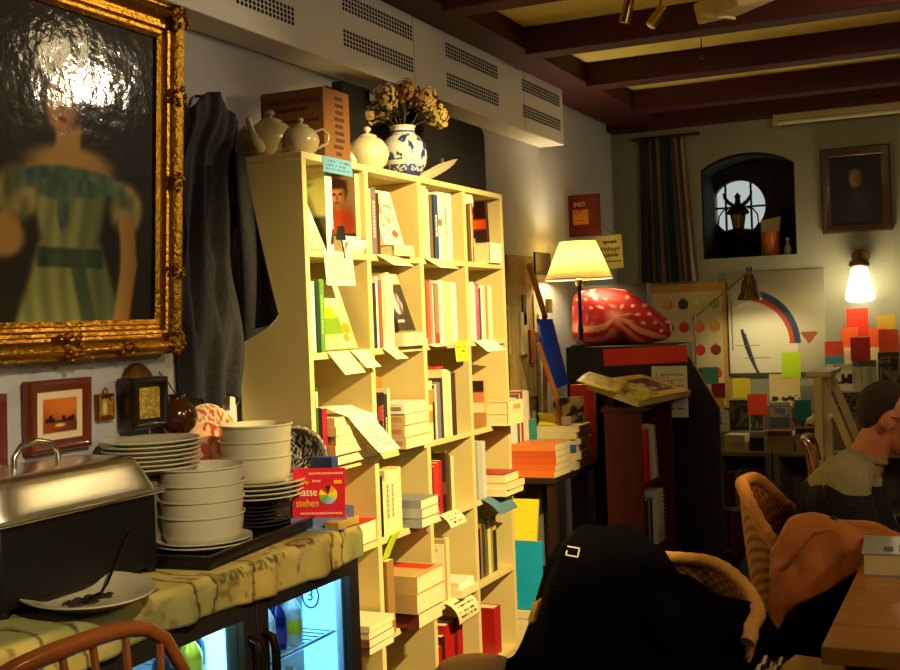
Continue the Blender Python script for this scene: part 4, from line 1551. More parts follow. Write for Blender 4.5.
# oval platter with leftovers and a fork
t = thing('plate', 'large white plate with dark leftovers at the front left of the counter', 'plate', (-1.80, 1.965, ZK))
b = MB(); b.lathe(plate_prof(.150, .030), n=56, sx=1.28, sy=.95, rot=RZ(-.65)); b.build('dish', mat((206, 196, 160), .2, coat=.4), t, smooth=50)
b = MB()
for i in range(26):
    a, q = 2 * PI * h2(i, 1), .05 * math.sqrt(h2(i, 2))
    b.ball((q * math.cos(a) * .7, q * math.sin(a) * 1.25, .008), .005 + .007 * h2(i, 3), 1, 1, .5, 8, 6)
b.build('leftovers', mat((40, 28, 14), .7, var=.5, scale=60), t)
t = thing('fork', 'dark metal fork resting on the large plate of leftovers', 'fork', (-1.785, 1.972, ZK))
b = MB(); b.tube([(.0, .02, .018), (-.012, .055, .03), (-.035, .11, .062), (-.06, .17, .095), (-.075, .205, .11)], [.003, .003, .0035, .0045, .005], 8)
b.build('handle', mat((70, 60, 48), .3, 1.), t)
b = MB()
for k in (-1.5, -.5, .5, 1.5):
    b.tube([(.0 + k * .0045, .02, .018), (.012 + k * .005, -.03, .017), (.014 + k * .0045, -.05, .02)], .0015, 6)
b.build('tines', mat((70, 60, 48), .3, 1.), t)

# tray and crockery
TA = .10
R_t = RZ(TA)
FLc = V((-1.735, 2.318, 0))


def tr(along, back, z=0.):
    """point on the tray: along its front edge, and back from it"""
    return FLc + R_t @ V((-back, along, 0)) + V((0, 0, ZK + z))


t = thing('tray', 'black rectangular serving tray under the bowls on the counter', 'tray', tr(.33, .185), R_t)
b = MB(); b.bb(-.185, .185, -.33, .33, 0, .006)
b.bb(-.185, -.173, -.33, .33, .006, .034); b.bb(.173, .185, -.33, .33, .006, .034); b.bb(-.173, .173, -.33, -.318, .006, .034); b.bb(-.173, .173, .318, .33, .006, .034)
b.build('tray_body', mat((16, 13, 11), .35, coat=.2), t, bevel=.003)
b = MB(); b.bb(-.186, .186, -.331, .331, .0335, .0355)
TZ = .0065
c1 = tr(.225, .150, TZ)
for i in range(2):
    plate('white plate, %s of the two under the front bowls' % ('lower' if i == 0 else 'upper'), c1 + V((0, 0, .010 * i)), .128, group='white plates on the tray')
z = .010 + .0125
for i in range(4):
    bowl('white bowl, %s of the front pile on the tray' % ('bottom', 'second from bottom', 'third from bottom', 'top')[i], c1 + V((.004 * (h2(i) - .5), .006 * (h2(i, 3) - .5), z)), .112, .075, china, 'white bowls on the tray')
    z += .0415
c2 = tr(.555, .165, TZ)
z = 0
dk = mat((44, 38, 34), .3, var=.6, scale=160, coat=.4)
for i in range(7):
    plate('small dark speckled plate, %s from bottom under the back bowls' % ORD[i], c2 + V((0, 0, z)), .095, dk, .012, 'dark speckled plates on the tray'); z += .0108
for i in range(4):
    plate('white plate, %s from bottom of four under the back bowls' % ORD[i], c2 + V((.003 * i, 0, z)), .132, china, .018, 'white plates on the tray'); z += .0135
z += .004
for i in range(3):
    bowl('white bowl, %s of the back pile on the tray' % ('bottom', 'middle', 'top')[i], c2 + V((.004 * (h2(i) - .5), .004 * h2(i, 5), z)), .106, .078, china, 'white bowls on the tray'); z += .0445
c3 = V((-2.033, 2.505, ZK + .0005))
c3 = tr(.155, .288, TZ)
c3 = V((c3.x - .012, 2.50, c3.z))
z = 0
for i in range(5):
    bowl('grey bowl, %s from bottom of the pile carrying the big plates' % ORD[i], c3 + V((0, 0, z)), .078, .06, mat((120, 110, 92), .35, coat=.3), 'grey bowls against the wall'); z += .034
z += .03
for i in range(7):
    plate('big white plate, %s from bottom of the pile by the wall' % ORD[i], c3 + V((.003 * (h2(i) - .5), .004 * (h2(i, 2) - .5), z)), .131, china, .02, 'big white plates by the wall'); z += .0118


# patterned plates leaning at the back
def pink_plate(r):
    def f(rr, a):
        if rr > .97:
            return (214, 190, 150)
        if .72 < rr <= .97:
            return (176, 84, 64) if math.sin(a * 22) * math.sin(rr * 60) > -.2 and h2(int(a * 26), int(rr * 26)) > .3 else (226, 196, 160)
        if .66 < rr <= .72:
            return (226, 200, 164)
        return (170, 70, 54) if vn(rr * 9 * math.cos(a) + 20, rr * 9 * math.sin(a) + 20, 2) > .5 else (220, 176, 140)
    return f


def deco_plate(label, loc, r, rot, fn, name='decorative_plate', rough=.2):
    def sf(u, v):
        a = 2 * PI * u
        rr = max(.001, v)
        z = .018 * sst(.55, 1, rr) + .002
        return V((r * rr * math.cos(a), r * rr * math.sin(a), z))
    b = MB(); b.grid(sf, 110, 26, lambda u, v: fn(v, 2 * PI * u))
    return tag(b.build(name, painted(rough, coat=.4), loc=loc, rot=rot, smooth=180, solid=.004, off=-1), label, 'plate', 'patterned plates leaning at the back')


deco_plate('pink and cream patterned plate leaning against the wall behind the bowls', (XL + .075, 2.85, ZK + .20), .165, RY(PI / 2 - .17), pink_plate(.16))
deco_plate('blue and white patterned plate leaning behind the back bowl pile', (-2.045, 2.985, ZK + .15), .118, RX(PI / 2 - .38), lambda r, a: (54, 72, 140) if (vn(r * 12 * math.cos(a) + 30, r * 12 * math.sin(a) + 30, 4) > .48 and r < .95) else (214, 212, 204))
deco_plate('black plate with fine white lace pattern leaning against the bookcase side', (-1.955, 3.035, ZK + .138), .145, RX(PI / 2 - .38), lambda r, a: (196, 190, 176) if (h2(int(r * 22), int(a * 20)) > .72 or abs(r - .96) < .012) else (20, 20, 26))

# blue box, pie-chart card and holder
mk_box('box', 'dark blue box standing behind the red card at the end of the counter', 'box', (-1.79, 2.962, ZK), (.075, .035, .20), mat((44, 62, 110), .5), bev=.002)
t = thing('sign_card', 'red card with a coloured pie wheel and yellow and white lettering', 'sign', (-1.782, 2.905, ZK + .024), RZ(.30) @ RX(-.16))
b = MB(); b.bb(-.078, .078, 0, .004, 0, .148); b.build('card', mat((206, 36, 50), .4, var=.05), t, smooth=0)
wy, yel = mat((246, 236, 214), .6, var=.02), mat((240, 180, 30), .6, var=.02)
text_part('Kasse', .034, wy, t, (-.036, -.0006, .078), RX(PI / 2), sx=.8)
text_part('stehen', .032, yel, t, (-.034, -.0006, .046), RX(PI / 2), sx=.8)
text_part('Die', .019, yel, t, (-.042, -.0006, .107), RX(PI / 2), sx=.9)
for x0, x1, zz, s in ((-.03, .07, .129, 1), (-.02, .004, .107, 2), (-.055, .068, .014, 3)):
    b = MB()
    x = x0
    while x < x1:
        w_ = .004 + .004 * h2(int(x * 1999), s)
        b.bb(x, x + w_, -.0008, 0, zz, zz + .006); x += w_ + .002
    b.build('fine_print', mat((250, 160, 140), .6, var=.02), t, smooth=0)
b = MB(); b.bb(.045, .068, -.0008, 0, .102, .112); b.build('price_mark', yel, t, smooth=0)
pie = [(250, 214, 30), (240, 150, 20), (60, 20, 20), (206, 40, 40), (250, 220, 40), (120, 180, 50), (90, 170, 90), (160, 160, 200), (150, 200, 230), (220, 220, 60)]
for k, cc in enumerate(pie):
    b = MB()
    a0, a1 = 2 * PI * k / 10, 2 * PI * (k + 1) / 10
    b.prism([(.028, .070), (.028 + .027 * math.cos(a0), .070 + .027 * math.sin(a0)), (.028 + .027 * math.cos((a0 + a1) / 2), .070 + .027 * math.sin((a0 + a1) / 2)), (.028 + .027 * math.cos(a1), .070 + .027 * math.sin(a1))], 'y', -.0009, 0)
    b.build('wheel_slice', mat(cc, .5, var=.02), t, smooth=0)
t = thing('card_holder', 'clear blue acrylic holder carrying the red pie wheel card', 'holder', (-1.782, 2.905, ZK), RZ(.30))
acr = mat((120, 136, 180), .15, coat=.6)
b = MB(); b.bb(-.08, .085, -.05, .05, 0, .005); b.bb(-.08, .085, -.012, -.007, .005, .030); b.build('foot', acr, t)
b = MB(); b.bb(.062, .098, .030, .034, .005, .06); b.build('back_plate', acr, t)
mk_box('wood_block', 'small yellowish wooden block on the cloth at the right end of the counter', 'block', (-1.722, 2.935, ZK), (.05, .12, .024), wood((206, 160, 70), .5, axis=1), bev=.004)

# ------------------------------------------------------------------ spindle-back chair in front of the fridge
ch_w = wood((128, 66, 24), .3, axis=1, scale=5, coat=.4)
t = thing('wooden_chair', 'brown spindle-back wooden chair in front of the fridge at bottom left', 'chair', (-1.20, 1.50, 0))
b = MB(); b.lathe([(0, .43), (.19, .43), (.205, .44), (.205, .455), (.19, .462), (0, .455)], n=36); b.build('seat', ch_w, t)
for sx in (-1, 1):
    for sy in (-1, 1):
        b = MB(); b.tube([(sx * .13, sy * .13, .435), (sx * .17, sy * .17, .2), (sx * .195, sy * .195, 0)], [.017, .02, .014], 10); b.build('leg', ch_w, t)
rail = []
for k in range(15):
    a = -1 + 2 * k / 14
    y = a * .245
    zc = .952 - .11 * abs(a) ** 7
    rail.append((-.235 + .05 * a * a, y * 1.06, zc))
b = MB()
for p0, p1 in zip(rail, rail[1:]):
    pass
b.tube(rail, [.013 + .004 * math.sin(PI * k / 14) for k in range(15)], 12); b.build('top_rail', ch_w, t, smooth=60)
for k in range(7):
    a = -.86 + 1.72 * k / 6
    zc = .947 - .11 * abs(a) ** 7
    b = MB(); b.tube([(-.135 - .02 * (1 - a * a), a * .16, .455), (-.235 + .05 * a * a, a * .245, zc)], [.009, .007], 8); b.build('spindle', ch_w, t)
# ------------------------------------------------------------------ table of books behind the bookcase
dark_w = wood((44, 26, 16), .5, axis=1)
t = thing('side_table', 'dark narrow table loaded with books behind the right end of the bookcase', 'table', (-2.03, 5.56, 0))
b = MB(); b.bb(-.15, .15, -.37, .33, .69, .72); b.build('tabletop', dark_w, t, bevel=.004)
for sx in (-.12, .12):
    for sy in (-.33, .29):
        b = MB(); b.bb(sx - .02, sx + .02, sy - .02, sy + .02, 0, .69); b.build('leg', dark_w, t)
b = MB(); b.bb(-.12, .12, -.33, -.31, .22, .25); b.build('stretcher', dark_w, t)
GT = 'books on the table behind the bookcase'
z = .7203
ORG = [(232, 122, 40), (226, 104, 34), (214, 94, 36), (206, 88, 40), (230, 130, 60)]
for i in range(5):
    flat_book('orange spined paperback, %s of the front pile on the dark side table' % ('bottom', 'second from bottom', 'middle', 'second from top', 'top')[i], (-2.032 + .006 * h2(i), 5.31, z), .031, .30, .22, ORG[i], .05 * (h2(i, 2) - .5), group=GT)
    z += .0315
z0 = z
ys = 5.225
for i, (n, cc, tk, h) in enumerate((('white and blue book', (226, 226, 220), .026, .22), ('dark grey book', (90, 92, 96), .032, .235), ('slim cream book', CRM, .018, .235), ('red book', (176, 50, 40), .03, .245), ('wide white book', (232, 224, 206), .046, .245), ('slim white book', WHT, .018, .245), ('ivory book', CRM, .02, .24))):
    book('%s, %s of those standing on the orange pile' % (n, ORD[i]), (-2.135, ys + tk / 2, z0 + .0004), tk, h, .10, cc, RZ(PI / 2), group=GT)
    ys += tk + .001
b_ = book('teal book standing at the back of the orange pile', (-2.10, 5.415, z0 + .0004), .02, .10, .10, (40, 130, 130), RZ(PI / 2), group=GT)
# second pile to the right, further back
z = .7203
for i, (n, cc, tk) in enumerate((('thick cream book', CRM, .05), ('cream book', WHT, .04), ('blue covered book', (40, 104, 170), .034), ('white book', (232, 226, 200), .026), ('ivory book', CRM, .034), ('long cream book', (226, 216, 150), .03))):
    flat_book('%s, %s from bottom in the back pile on the side table' % (n, ORD[i]), (-1.98, 5.60, z), tk, .21, .24, cc, PI / 2 * (i % 2) + .06 * h2(i), group=GT)
    z += tk + .0004
book('cream picture book propped on the back pile of the side table', (-1.97, 5.68, z + .0004), .02, .13, .16, (206, 176, 110), RZ(-1.2), group=GT, face=(12, 12, lambda u, v: (60, 50, 40) if vn(u * 6, v * 6, 3) > .55 else (214, 190, 140)))
b = MB(); b.grid(lambda u, v: V(((u - .5) * .09, .03 * math.sin(v * 3), .004 + v * .06)), 8, 8, lambda u, v: (226, 214, 30))
tag(b.build('paper_marker', painted(.7), loc=(-2.03, 5.50, z), solid=.001), 'yellow folded paper on the back pile of the side table', 'marker')
mk_box('card', 'small white card with dark picture on the back pile', 'card', (-1.93, 5.53, z), (.05, .012, .045), mat((220, 214, 190), .6))
# red booklet on small holder
book('bright red booklet standing at the rear of the side table', (-1.945, 5.85, .7204), .03, .40, .13, (206, 40, 30), RZ(-PI / 2 + .0), group=GT)
# bottom things beside the bookcase: yellow and cyan folders
book('yellow folder leaning beside the bookcase foot', (-1.99, 4.90, .30), .02, .36, .2, (232, 214, 50), RX(-.25) @ RZ(PI / 2), group='folders beside the bookcase')
book('cyan blue folder leaning beside the bookcase foot', (-1.955, 4.835, .185), .02, .30, .24, (20, 150, 200), RX(-.12) @ RZ(PI / 2), group='folders beside the bookcase')
z = .0004
for i in range(6):
    flat_book('cream magazine, %s of the floor pile beside the bookcase' % ('bottom', 'second', 'third', 'fourth', 'fifth', 'top')[i], (-1.99, 4.93, z), .030, .26, .21, (224, 216, 170) if i % 2 else (206, 196, 150), PI / 2 + .1 * (h2(i) - .5), group='magazines on the floor')
    z += .0304
mk_box('box', 'dark crate on the floor behind the magazine pile', 'box', (-2.03, 5.22, 0), (.24, .24, .27), mat((50, 36, 24), .7))
b = MB(); b.tube([(-1.86, 4.86, .008), (-1.80, 4.95, .008), (-1.76, 5.05, .010), (-1.78, 5.14, .008), (-1.86, 5.2, .008)], .006, 8)
tag(b.build('cable', mat((206, 196, 170), .5)), 'pale cable curling on the floor beside the bookcase', 'cable')

# easel with blue board, woven hanging, white strip
es_w = wood((176, 112, 44), .4, axis=2)
t = thing('easel', 'wooden easel holding a blue board beside the bookcase', 'easel', (-2.0, 5.5, 0))


def loc_(p):
    return V(p) - V((-2.0, 5.5, 0))


A0, A1 = P(529, 264, 'x', -2.10), P(545, 316, 'x', -2.06)
B0, B1 = P(541, 345, 'x', -2.0), P(558, 400, 'x', -1.96)
b = MB(); b.tube([loc_(A0), loc_(A1)], .016, 8); b.build('upper_post', es_w, t)
b = MB(); b.tube([loc_(P(538, 343, 'x', -2.03)), loc_(P(557, 398, 'x', -1.97)), V((.045, .10, .7208))], .014, 8); b.build('leg', es_w, t)
b = MB(); b.tube([loc_(A1), loc_(P(541, 345, 'x', -2.04))], .014, 8); b.build('clamp', mat((60, 40, 24), .5), t)
b = MB(); b.tube([V((-.15, .30, .7208)), loc_(A1)], .013, 8); b.build('leg', es_w, t)
b = MB(); b.box(loc_(P(549, 306, 'x', -2.03)), (.02, .05, .07)); b.build('clip', mat((226, 206, 90), .5), t)
t = thing('board', 'blue board leaning on the wooden easel', 'board', (0, 0, 0))
q = [P(536, 319, 'x', -2.03), P(552, 319, 'x', -1.985), P(568, 384, 'x', -1.965), P(552, 390, 'x', -1.99)]
b = MB()
off = V((.0, .012, 0))
vs = [b.bm.verts.new(p) for p in q] + [b.bm.verts.new(p + off) for p in q]
b._faces(vs, ((0, 1, 2, 3), (7, 6, 5, 4), (0, 4, 5, 1), (1, 5, 6, 2), (2, 6, 7, 3), (3, 7, 4, 0)))
b.build('panel', mat((24, 60, 190), .35, var=.06), t, smooth=0)
tw = thing('wall_hanging', 'straw coloured woven hanging with pockets on the wall right of the bookcase', 'wall hanging', (XL, 5.62, 1.5))


def straw(u, v):
    return mixc((130, 106, 50), (186, 160, 90), h2(int(u * 26), int(v * 3)) * .6 + .4 * h2(int(u * 60), int(v * 50)))


ya, yb = 5.0, 5.44
b = MB(); b.grid(lambda u, v: V((.010, -.20 + u * .36, -.44 + v * .74)), 40, 60, straw); b.build('mat', painted(.9, bump=.3, bscale=150), tw, solid=.012, off=1)
for i, (y, z, w_, h_, cc) in enumerate(((-.02, -.10, .09, .22, (196, 180, 120)), (.10, -.17, .08, .18, (150, 84, 30)), (.0, .02, .05, .16, (70, 84, 40)), (.16, .0, .06, .2, (206, 190, 130)))):
    b = MB(); b.box((.022, y, z), (.016, w_, h_)); b.build('pocket', mat(cc, .8, var=.2), tw, bevel=.004)
mk_box('board', 'white narrow board standing on edge between woven hanging and blue board', 'board', (-2.165, 5.86, .7206), (.02, .13, .78), mat((206, 206, 186), .6))
b = MB(); b.box((0, 0, 0), (.01, .24, .12))
tag(b.build('wall_plaque', mat((34, 22, 18), .6), loc=(XL + .006, 5.97, 1.77)), 'small dark brown plaque on the wall above the easel', 'plaque')

# ------------------------------------------------------------------ black display unit with sloping side
blk = mat((17, 15, 14), .5, var=.2, scale=6)
t = thing('display_unit', 'tall black display unit with a sloping right shoulder behind the red bookcase', 'cabinet', (-1.66, 5.93, 0))
UY = 5.93
pol = [(-.40, 0), (.40, 0), (.405, .985), (.245, 1.275), (.20, 1.315), (-.40, 1.315)]
b = MB(); b.prism(pol, 'y', 0, .022); b.build('front_board', blk, t, bevel=.003)
b = MB(); b.bb(-.40, .19, .022, .40, 0, 1.315); b.build('cabinet', blk, t, bevel=.004)
b = MB(); b.tube([(.412, -.002, .985), (.250, -.002, 1.278)], .006, 6); b.build('edge_trim', mat((150, 120, 84), .5), t)
t = thing('sign', 'long orange red sign strip fixed high on the black display unit', 'sign', P(645, 356, 'y', UY - .004))
b = MB(); b.bb(-.222, .222, -.003, .003, -.042, .046); b.build('strip', mat((214, 50, 30), .5, var=.1), t, smooth=0, rot=(0, -.03, 0))
b = MB(); b.grid(lambda u, v: V(((u - .5) * .185, 0, -v * .265)), 40, 50, lambda u, v: handwriting((206, 204, 180), (130, 126, 110), 13, 4, dens=.7)(u, 1 - v))
o = tag(b.build('paper_sheet', painted(.8), loc=P(669, 366, 'y', UY - .003), solid=.001), 'white printed sheet taped to the front of the black display unit', 'paper')
mk_box('box', 'dark grey box behind the lamp and red cushion on the black unit', 'box', (-1.86, 6.24, 1.3155), (.36, .1, .33), mat((30, 26, 22), .6))

# red cushion
cu = thing('cushion', 'red cushion with white dots and wavy stripes on top of the black unit', 'cushion', (-1.80, 6.10, 1.3155))


def cush(u, v):
    # closed pillow surface: u around, v from back seam to front seam
    a = 2 * PI * u
    cx, sz = math.cos(a), math.sin(a)
    e = .34 if cx < 0 else .62
    X = .275 * math.copysign(abs(cx) ** e, cx)
    Z = .150 * math.copysign(abs(sz) ** e, sz)
    k = math.sin(PI * v)
    r = abs(math.cos(PI * v)) ** .0
    s = 1 - (abs(2 * v - 1)) ** 3
    rr = (1 - abs(2 * v - 1) ** 2.2) ** .5 if 0 < v < 1 else 0
    x, z = X * rr, Z * rr
    top = .0
    z += .150
    # slope of the top towards the right, sagging
    f = (x + .275) / .55
    z *= 1.0 + .04 * math.sin(PI * f) - .50 * sst(.42, 1.05, f)
    dep = .085 * (1 - rr ** 2.0) ** .5
    y = -dep if v < .5 else dep
    # folded wave at the lower left
    w_ = .5 + .5 * math.sin((f - .18) * 11)
    if y < 0:
        y -= .012 * math.sin(f * 13 + z * 20) * rr
    return V((x, y, z))


def stripe_y(f):
    return .105 + .075 * math.exp(-((f - .52) / .105) ** 2) - .075 * max(0, f - .64) / .36


def cush_col(u, v):
    p = cush(u, v)
    f = (p.x + .275) / .55
    red = (176, 16, 22)
    s = p.z - stripe_y(f)
    if -.030 < s < .004:
        return (222, 150, 120)
    if -.084 < s < -.058:
        return (206, 110, 90)
    if s < -.1:
        return (60, 6, 10) if abs(f - .53) < .07 else (150, 16, 20)  # dark hollow under the folded wave put into the colour
    if s > .012:
        gx, gz = p.x / .058, p.z / .046
        r_ = math.floor(gz)
        gx += .5 * (r_ % 2)
        dx, dz = gx - math.floor(gx) - .5, gz - r_ - .5
        d = math.hypot(dx, dz)
        if d < .26:
            return mixc((232, 190, 170), red, sst(.1, .26, d))
    return red


b = MB(); b.grid(cush, 150, 60, cush_col); b.build('cushion_body', painted(.45, spec=.5), cu, smooth=180)

# table lamp
LB = V((-1.99, 5.985, 1.3155))
t = thing('table_lamp', 'lit table lamp with pale yellow cone shade on the black unit', 'lamp', LB)
brass = mat((60, 40, 24), .25, .9)
b = MB(); b.lathe([(0, 0), (.06, 0), (.062, .008), (.03, .018), (.014, .03), (.011, .06), (.016, .09), (.011, .12), (.010, .30), (.014, .31), (.014, .33), (.0, .33)], n=24); b.build('base', brass, t)
b = MB(); b.lathe([(.018, .325), (.022, .335), (.022, .36), (.012, .37), (0, .37)], n=20); b.build('socket', mat((206, 190, 150), .2, 1.), t)
b = MB(); b.ball((0, 0, .405), .028); b.build('bulb', emis((255, 220, 150), 10), t)


def shade_mat():
    m = bpy.data.materials.new('lampshade')
    m.use_nodes = True
    nt = m.node_tree
    nt.nodes.remove(nt.nodes['Principled BSDF'])
    d = nt.nodes.new('ShaderNodeBsdfDiffuse'); d.inputs[0].default_value = lin((240, 232, 186)) + (1,)
    tl = nt.nodes.new('ShaderNodeBsdfTranslucent'); tl.inputs[0].default_value = lin((252, 240, 186)) + (1,)
    mx = nt.nodes.new('ShaderNodeMixShader'); mx.inputs[0].default_value = .62
    nt.links.new(d.outputs[0], mx.inputs[1]); nt.links.new(tl.outputs[0], mx.inputs[2])
    nt.links.new(mx.outputs[0], nt.nodes['Material Output'].inputs['Surface'])
    return m


b = MB(); b.lathe([(.180, .362), (.096, .562)], n=48); b.build('lamp_shade', shade_mat(), t, solid=.0015, smooth=60)
b = MB()
b.tube([(.181 * math.cos(2 * PI * k / 40), .181 * math.sin(2 * PI * k / 40), .362) for k in range(40)], .0035, 6, closed=True)
b.build('shade_rim', mat((226, 216, 170), .5), t)
b = MB()
for k in range(3):
    a = 2 * PI * k / 3
    b.tube([(0, 0, .372), (.172 * math.cos(a), .172 * math.sin(a), .38)], .002, 5)
b.build('shade_spider', brass, t)
point('table_lamp_bulb', LB + V((0, 0, .445)), 15, (1, .80, .46), .07)

# posters by the lamp
t = thing('poster', 'dark red poster with an orange square and white lettering above the lamp', 'poster', P(581, 215, 'y', 6.55))
b = MB(); b.bb(-.12, .118, -.006, .006, -.125, .118); b.build('board', mat((96, 8, 14), .6, var=.06), t, bevel=.001)
b = MB(); b.bb(-.048, .046, -.0075, -.005, -.056, .03); b.build('orange_square', mat((206, 130, 44), .6), t, smooth=0)
text_part('INST', .036, mat((206, 206, 190), .6), t, (-.004, -.0078, .060), RX(PI / 2), depth=.0008)
text_part('LIT', .034, mat((20, 14, 12), .6), t, (-.014, -.0082, .016), RX(PI / 2), depth=.0008)
b = MB()
for k in range(5):
    b.bb(-.036 + k * .011, -.029 + k * .011, -.0085, -.007, -.036, -.03)
b.build('fine_print', mat((120, 60, 24), .6), t, smooth=0)
b = MB(); b.bb(-.17, -.10, -.003, .003, .085, .095); b.bb(-.176, -.166, -.01, .01, .07, .11); b.build('wall_bracket', mat((30, 26, 22), .5), t)
t = thing('sign', 'cream card with dark handwriting hanging under the dark red poster', 'sign', P(607, 253, 'y', 6.56))
b = MB(); b.bb(-.088, .094, -.004, .004, -.095, .10); b.build('card', mat((206, 196, 130), .7, var=.05), t, rot=(0, -.04, 0))
for i, (z, x0, x1) in enumerate(((.062, -.02, .06), (.022, -.05, .075), (-.016, -.04, .07), (-.05, -.04, .085))):
    b = MB(); b.tube([V((x0 + (x1 - x0) * k / 22, -.0046, z + (.017 if i < 3 else .003) * math.sin(k * 2.3 + i) * (.4 + .6 * h2(k, i)))) for k in range(23)], .0030, 5)
    b.build('handwriting', mat((50, 44, 36), .7), t, smooth=0)
b = MB(); b.tube([(-.05, 0, .10), (-.06, -.0, .16)], .0015, 5); b.tube([(.06, 0, .10), (-.03, 0, .165)], .0015, 5); b.build('string', mat((90, 80, 60), .8), t)

# ------------------------------------------------------------------ red bookcase
redw = mat((66, 1, 7), .6, var=.12, scale=5)
RX0, RX1, RY0, RY1 = -1.668, -1.49, 5.315, 5.905
t = thing('bookcase', 'small dark red bookcase open to the right in front of the black unit', 'bookcase', (RX1, RY0, 0))


def rp(name, x0, x1, y0, y1, z0, z1):
    b = MB(); b.bb(x0 - RX1, x1 - RX1, y0 - RY0, y1 - RY0, z0, z1); b.build(name, redw, t, bevel=.002)


rp('side_panel', RX0, RX1, RY0, RY0 + .02, 0, 1.02)
rp('side_panel', RX0, RX1, RY1 - .02, RY1, 0, 1.02)
rp('back_panel', RX0, RX0 + .012, RY0 + .02, RY1 - .02, .04, 1.02)
rp('top_board', RX0 - .01, RX1 + .01, RY0 - .01, RY1 + .01, 1.02, 1.045)
for z in (.06, .345, .675):
    rp('shelf', RX0 + .012, RX1 - .002, RY0 + .02, RY1 - .02, z - .02, z)
rp('plinth', RX1 - .02, RX1 - .005, RY0 + .02, RY1 - .02, 0, .04)
GR = 'books in the red bookcase'


def rbooks(y, z, specs, row):
    for i, (n, cc, tk, h, ln) in enumerate(specs):
        sh = h * math.sin(ln)
        book('%s, %s from left on the %s shelf of the red bookcase' % (n, ORD[i], row), (RX1 - .012 - .07, y + tk / 2 + max(0, sh), z + .0004), tk, h, .14, cc, RX(ln) @ RZ(PI / 2), group=GR)
        y += tk + .003 + max(0, sh * .35)


rbooks(RY0 + .06, .675, (('red binder', (200, 24, 20), .07, .26, 0), ('red folder', (170, 24, 24), .04, .25, 0), ('tall grey white folder', (190, 184, 164), .03, .27, .16), ('white folder', (206, 200, 180), .03, .26, .16), ('grey folder', (150, 146, 130), .02, .26, .16)), 'upper')
rbooks(RY0 + .03, .345, (('tan folder', (150, 90, 40), .03, .27, 0), ('dark folder', (40, 34, 32), .05, .25, 0), ('grey folder', (130, 128, 120), .03, .26, 0), ('black folder', (30, 28, 26), .04, .25, 0)), 'lower')
for k in range(2):
    r0 = thing('ring_binder', 'spiral bound white pad, %s on the lower shelf of the red bookcase' % ('nearer' if k == 0 else 'farther'), 'pad', (RX1 - .085, RY0 + .33 + k * .07, .3454), None, GR)
    b = MB(); b.bb(-.07, .066, -.025, .025, 0, .26); b.build('pages', mat((206, 200, 180), .7), r0)
    b = MB()
    for j in range(12):
        zz = .015 + j * .021
        b.tube([(.07 + .012 * math.cos(a), .027 * math.sin(a), zz) for a in [2 * PI * q / 12 for q in range(12)]], .0022, 5, closed=True)
    b.build('spiral', mat((190, 186, 176), .3, .9), r0)


def mag(u, v):
    if .45 < u < .86 and .2 < v < .8:
        return (70, 40, 30) if vn(u * 9, v * 9, 2) > .35 else (150, 150, 140)
    if u < .45:
        return (190, 176, 40) if h2(int(u * 40), int(v * 14)) > .3 else (110, 100, 30)
    return mixc((196, 150, 60), (150, 120, 50), v)


mk_box('book_rest', 'low wedge block under the big picture book on the red bookcase', 'stand', (-1.645, 5.61, 1.0452), (.03, .5, .07), redw)
t = thing('picture_book', 'large yellow green picture book propped at a slant on top of the red bookcase', 'book', (-1.565, 5.61, 1.0935), RZ(-.12) @ RY(.33))
b = MB(); b.bb(-.135, .135, -.36, .33, 0, .028); b.build('page_block', mat((176, 160, 100), .8, stretch=(1, 1, 80)), t)
b = MB(); b.grid(lambda u, v: V((.135 - v * .27, -.36 + u * .69, .0286 + .006 * math.sin(u * 3))), 40, 24, lambda u, v: mag(u, v)); b.build('cover_picture', painted(.35), t)
t = thing('magazine', 'yellow magazine draped on the left end of the picture book', 'magazine', (-1.665, 5.30, 1.172), RZ(.1) @ RY(.30))
b = MB(); b.grid(lambda u, v: V((-.10 + u * .20, -.10 + v * .26, .004 - .03 * (1 - v) ** 2)), 12, 16, lambda u, v: (176, 160, 40) if h2(int(u * 10), int(v * 18)) > .35 else (120, 104, 30)); b.build('pages', painted(.4), t, solid=.004)
# ------------------------------------------------------------------ back wall
# curtain
cur = thing('curtain', 'striped dark and cream curtain hanging left of the round window', 'curtain', (-1.88, YB - .05, 2.6))
STR = [(0, (60, 50, 40)), (.12, (44, 36, 34)), (.2, (120, 100, 76)), (.27, (36, 44, 36)), (.36, (130, 116, 84)), (.44, (90, 40, 30)), (.47, (40, 52, 40)), (.6, (52, 66, 50)), (.72, (110, 40, 34)), (.75, (150, 132, 96)), (.84, (56, 44, 40)), (.9, (140, 122, 90))]


def curt(u, v):
    z = -v * .925
    w_ = .30 + .075 * v
    x = (u - .5) * w_ + .02 * v
    y = .022 * math.sin(u * 34 + .6 * math.sin(v * 3)) * (.6 + .4 * v)
    return V((x, y - .01, z))


def curc(u, v):
    c = STR[0][1]
    for p, cc in STR:
        if u >= p:
            c = cc
    return c


b = MB(); b.grid(curt, 130, 24, curc); b.build('cloth', painted(.9, bump=.2, bscale=220), cur, smooth=180, solid=.003)
b = MB(); b.tube([(-.2, .0, .012), (.24, .0, .012)], .009, 8); b.build('rod', mat((40, 30, 22), .5), cur)
b = MB()
for x in (-.19, .22):
    b.tube([(x, 0, .012), (x, .05, .012)], .006, 6)
b.build('rod_bracket', mat((40, 30, 22), .5), cur)

